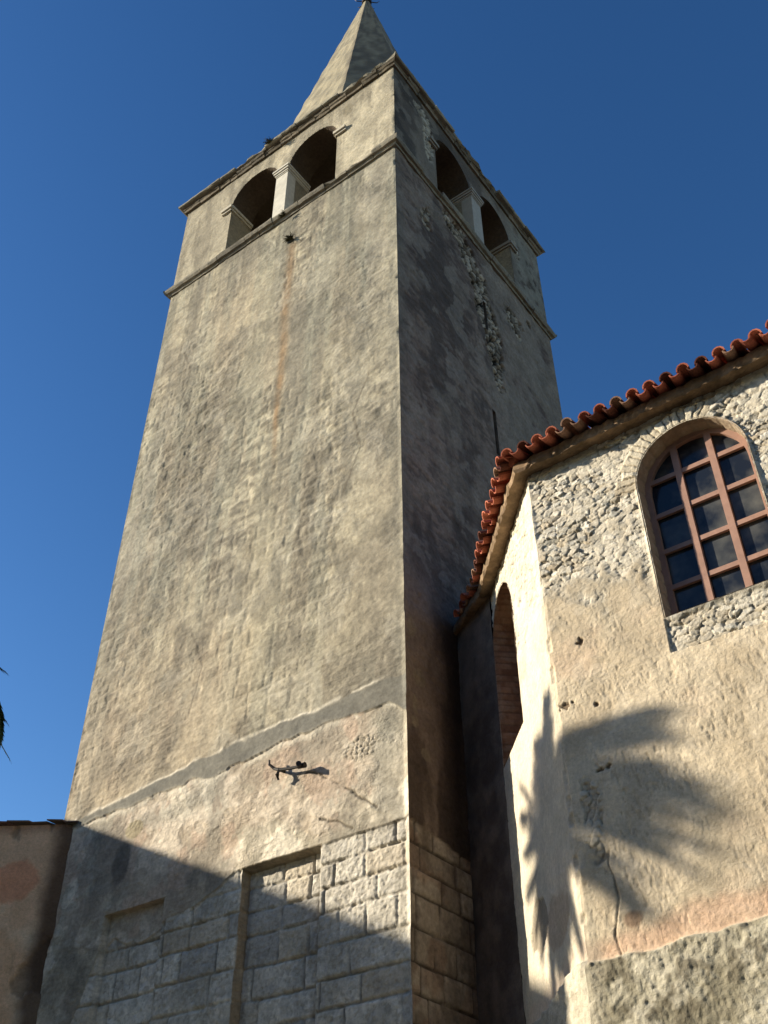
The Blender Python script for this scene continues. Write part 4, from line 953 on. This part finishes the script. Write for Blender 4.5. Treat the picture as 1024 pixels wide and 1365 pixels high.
# ================================================================== PALM just outside the left edge, fronds reach into the view
PT = 8.0
Cs = np.array([1.9, -.5, 5.45]); Cr = Cs + SUN * PT
palm = thing('palm_tree', 'palm tree with feathery fronds whose tips show against the sky at the left edge', 'tree', (Cr[0], Cr[1], 0))
mb = MB(); pts = []; rad = []
for i in range(60):
    t = i / 59; z = (Cr[2] - .12) * t; pts.append((Cr[0] + .05 * math.sin(t * 3), Cr[1], z)); rad.append(.17 - .05 * t + .012 * (i % 2) + (.05 if t > .93 else 0))
mb.tube(pts, rad, 14, (.16, .115, .075, 1)); mb.obj('trunk', M_BARK, palm, smooth=False)
def frond(tip, seed, width=.34, sag=.25, hang=.35, dens=1, mid=None):
    r = random.Random(seed); P = MB(); c = Cr.copy(); tip = np.array(tip); L = np.linalg.norm(tip - c)
    if mid is None: mid = (c + tip) / 2 + np.array([0, 0, sag * L])
    pt = lambda t: c * (1 - t) ** 2 + 2 * mid * t * (1 - t) + tip * t * t
    P.tube([tuple(pt(i / 10)) for i in range(11)], [.022 - .018 * i / 10 for i in range(11)], 6, (.16, .17, .06, 1))
    n = int(64 * dens * max(L, .8)); thin = .0125 / dens
    for i in range(n):
        t = .14 + .86 * i / (n - 1); p = pt(t); d = pt(min(t + .02, 1.02)) - pt(t - .02); d = d / np.linalg.norm(d)
        s = np.cross(d, [0, 0, 1]); s = s / (np.linalg.norm(s) + 1e-9)
        ln = width * (math.sin(math.pi * min(1, .18 + t * .72)) ** .7) * r.uniform(.75, 1.15)
        for sg in (-1, 1):
            a = s * sg * .80 + d * (.55 + .5 * t) + np.array([0, 0, -hang + r.uniform(-.1, .12)]); a = a / np.linalg.norm(a)
            q1_ = p + a * ln * .5; q2_ = p + a * ln + np.array([0, 0, -.10 * ln]); w = np.cross(a, d); w = w / (np.linalg.norm(w) + 1e-9); w = np.cross(a, w) * thin
            g_ = r.random(); cc = (.05 + .03 * g_, .085 + .04 * g_, .028 + .01 * g_, 1)
            P.add([p - w * .5, p + w * .5, q1_ + w, q1_ - w, q2_], [(0, 1, 2, 3), (3, 2, 4)], cc)
    P.obj('frond', M_LEAF, palm)
# fronds throwing the feathered shade on the apse: given by where their tips' shade falls
tips = [(3.35, -.964, 6.15), (3.2, -.964, 5.70), (3.85, -.964, 5.03), (3.6, -.964, 5.3), (3.45, -.964, 4.66), (2.95, -.964, 4.45), (2.19, -.79, 6.75), (1.85, -.42, 6.55), (2.3, -.90, 4.3), (1.80, -.37, 4.35),
        (1.55, -.10, 5.9), (1.55, -.1, 5.2), (2.6, -.964, 6.0), (1.95, -.5, 4.2), (2.1, -.7, 4.6)]
tips += [(1.22, .28, 6.2), (1.2, .3, 5.8), (1.15, .35, 5.4), (1.25, .25, 5.0), (1.4, .1, 4.7), (1.3, .2, 6.45), (1.6, -.15, 4.3), (2.0, -.55, 5.9), (1.65, -.2, 6.2), (1.5, -.05, 5.75), (1.45, 0, 5.2), (1.75, -.3, 4.5), (2.1, -.65, 4.75), (2.25, -.8, 5.3), (1.6, -.15, 5.3), (2.3, -.88, 6.0), (2.9, -.964, 5.45), (3.1, -.964, 5.3), (3.4, -.964, 5.15), (3.3, -.964, 4.85), (3.55, -.964, 5.1), (2.6, -.964, 5.8), (2.9, -.964, 5.2), (1.7, -.25, 5.8), (1.55, -.1, 4.9), (1.9, -.45, 4.45), (2.15, -.7, 6.3), (1.4, .05, 6.1), (1.45, 0, 5.5), (1.35, .1, 5.0), (1.6, -.15, 4.65), (2.05, -.6, 4.45), (2.2, -.75, 5.0), (2.9, -.964, 5.6), (3.3, -.964, 5.0), (3.05, -.964, 4.75), (3.5, -.964, 5.45), (2.7, -.964, 6.2), (2.0, -.6, 6.5), (1.75, -.3, 6.3), (2.75, -.964, 4.7), (1.7, -.25, 4.9), (1.9, -.45, 4.7), (3.6, -.964, 4.85), (3.1, -.964, 6.05)]
r = random.Random(3)
for i, tp in enumerate(tips):
    frond(np.array(tp) + SUN * (PT + r.uniform(-.9, .9)), 20 + i, width=.42, sag=.10 if tp[2] > 5.2 else .3)
CAMR = lambda px, py: (FW * 1381.27 + RX * (px - 512) + UP * (682.5 - py)).normalized()
def at(px, py, dist): v = CAMR(px, py); return np.array([CAM[0] + v[0] * dist, CAM[1] + v[1] * dist, CAM[2] + v[2] * dist])
for i, (px, py, ds) in enumerate(((13, 1012, 12.4), (9, 962, 12.7), (8, 896, 12.6), (-60, 930, 13.0), (-110, 800, 13.4), (-160, 760, 13.0))):
    frond(at(px, py, ds), 60 + i, width=.19, sag=.22, hang=.05, dens=2)
for i, (mx_, my_, tx_, ty_, ds) in enumerate(((14, 850, -8, 1010, 12.5), (22, 868, -3, 990, 12.7), (4, 800, -10, 905, 12.8))):
    frond(at(tx_, ty_, ds), 70 + i, width=.17, hang=.12, dens=1.3, mid=at(mx_, my_, ds))
for i in range(8):
    a = math.radians(150 + i * 22); frond(Cr + np.array([math.cos(a) * 1.2, math.sin(a) * 1.2 * .9, r.uniform(-.3, .8)]), 80 + i)
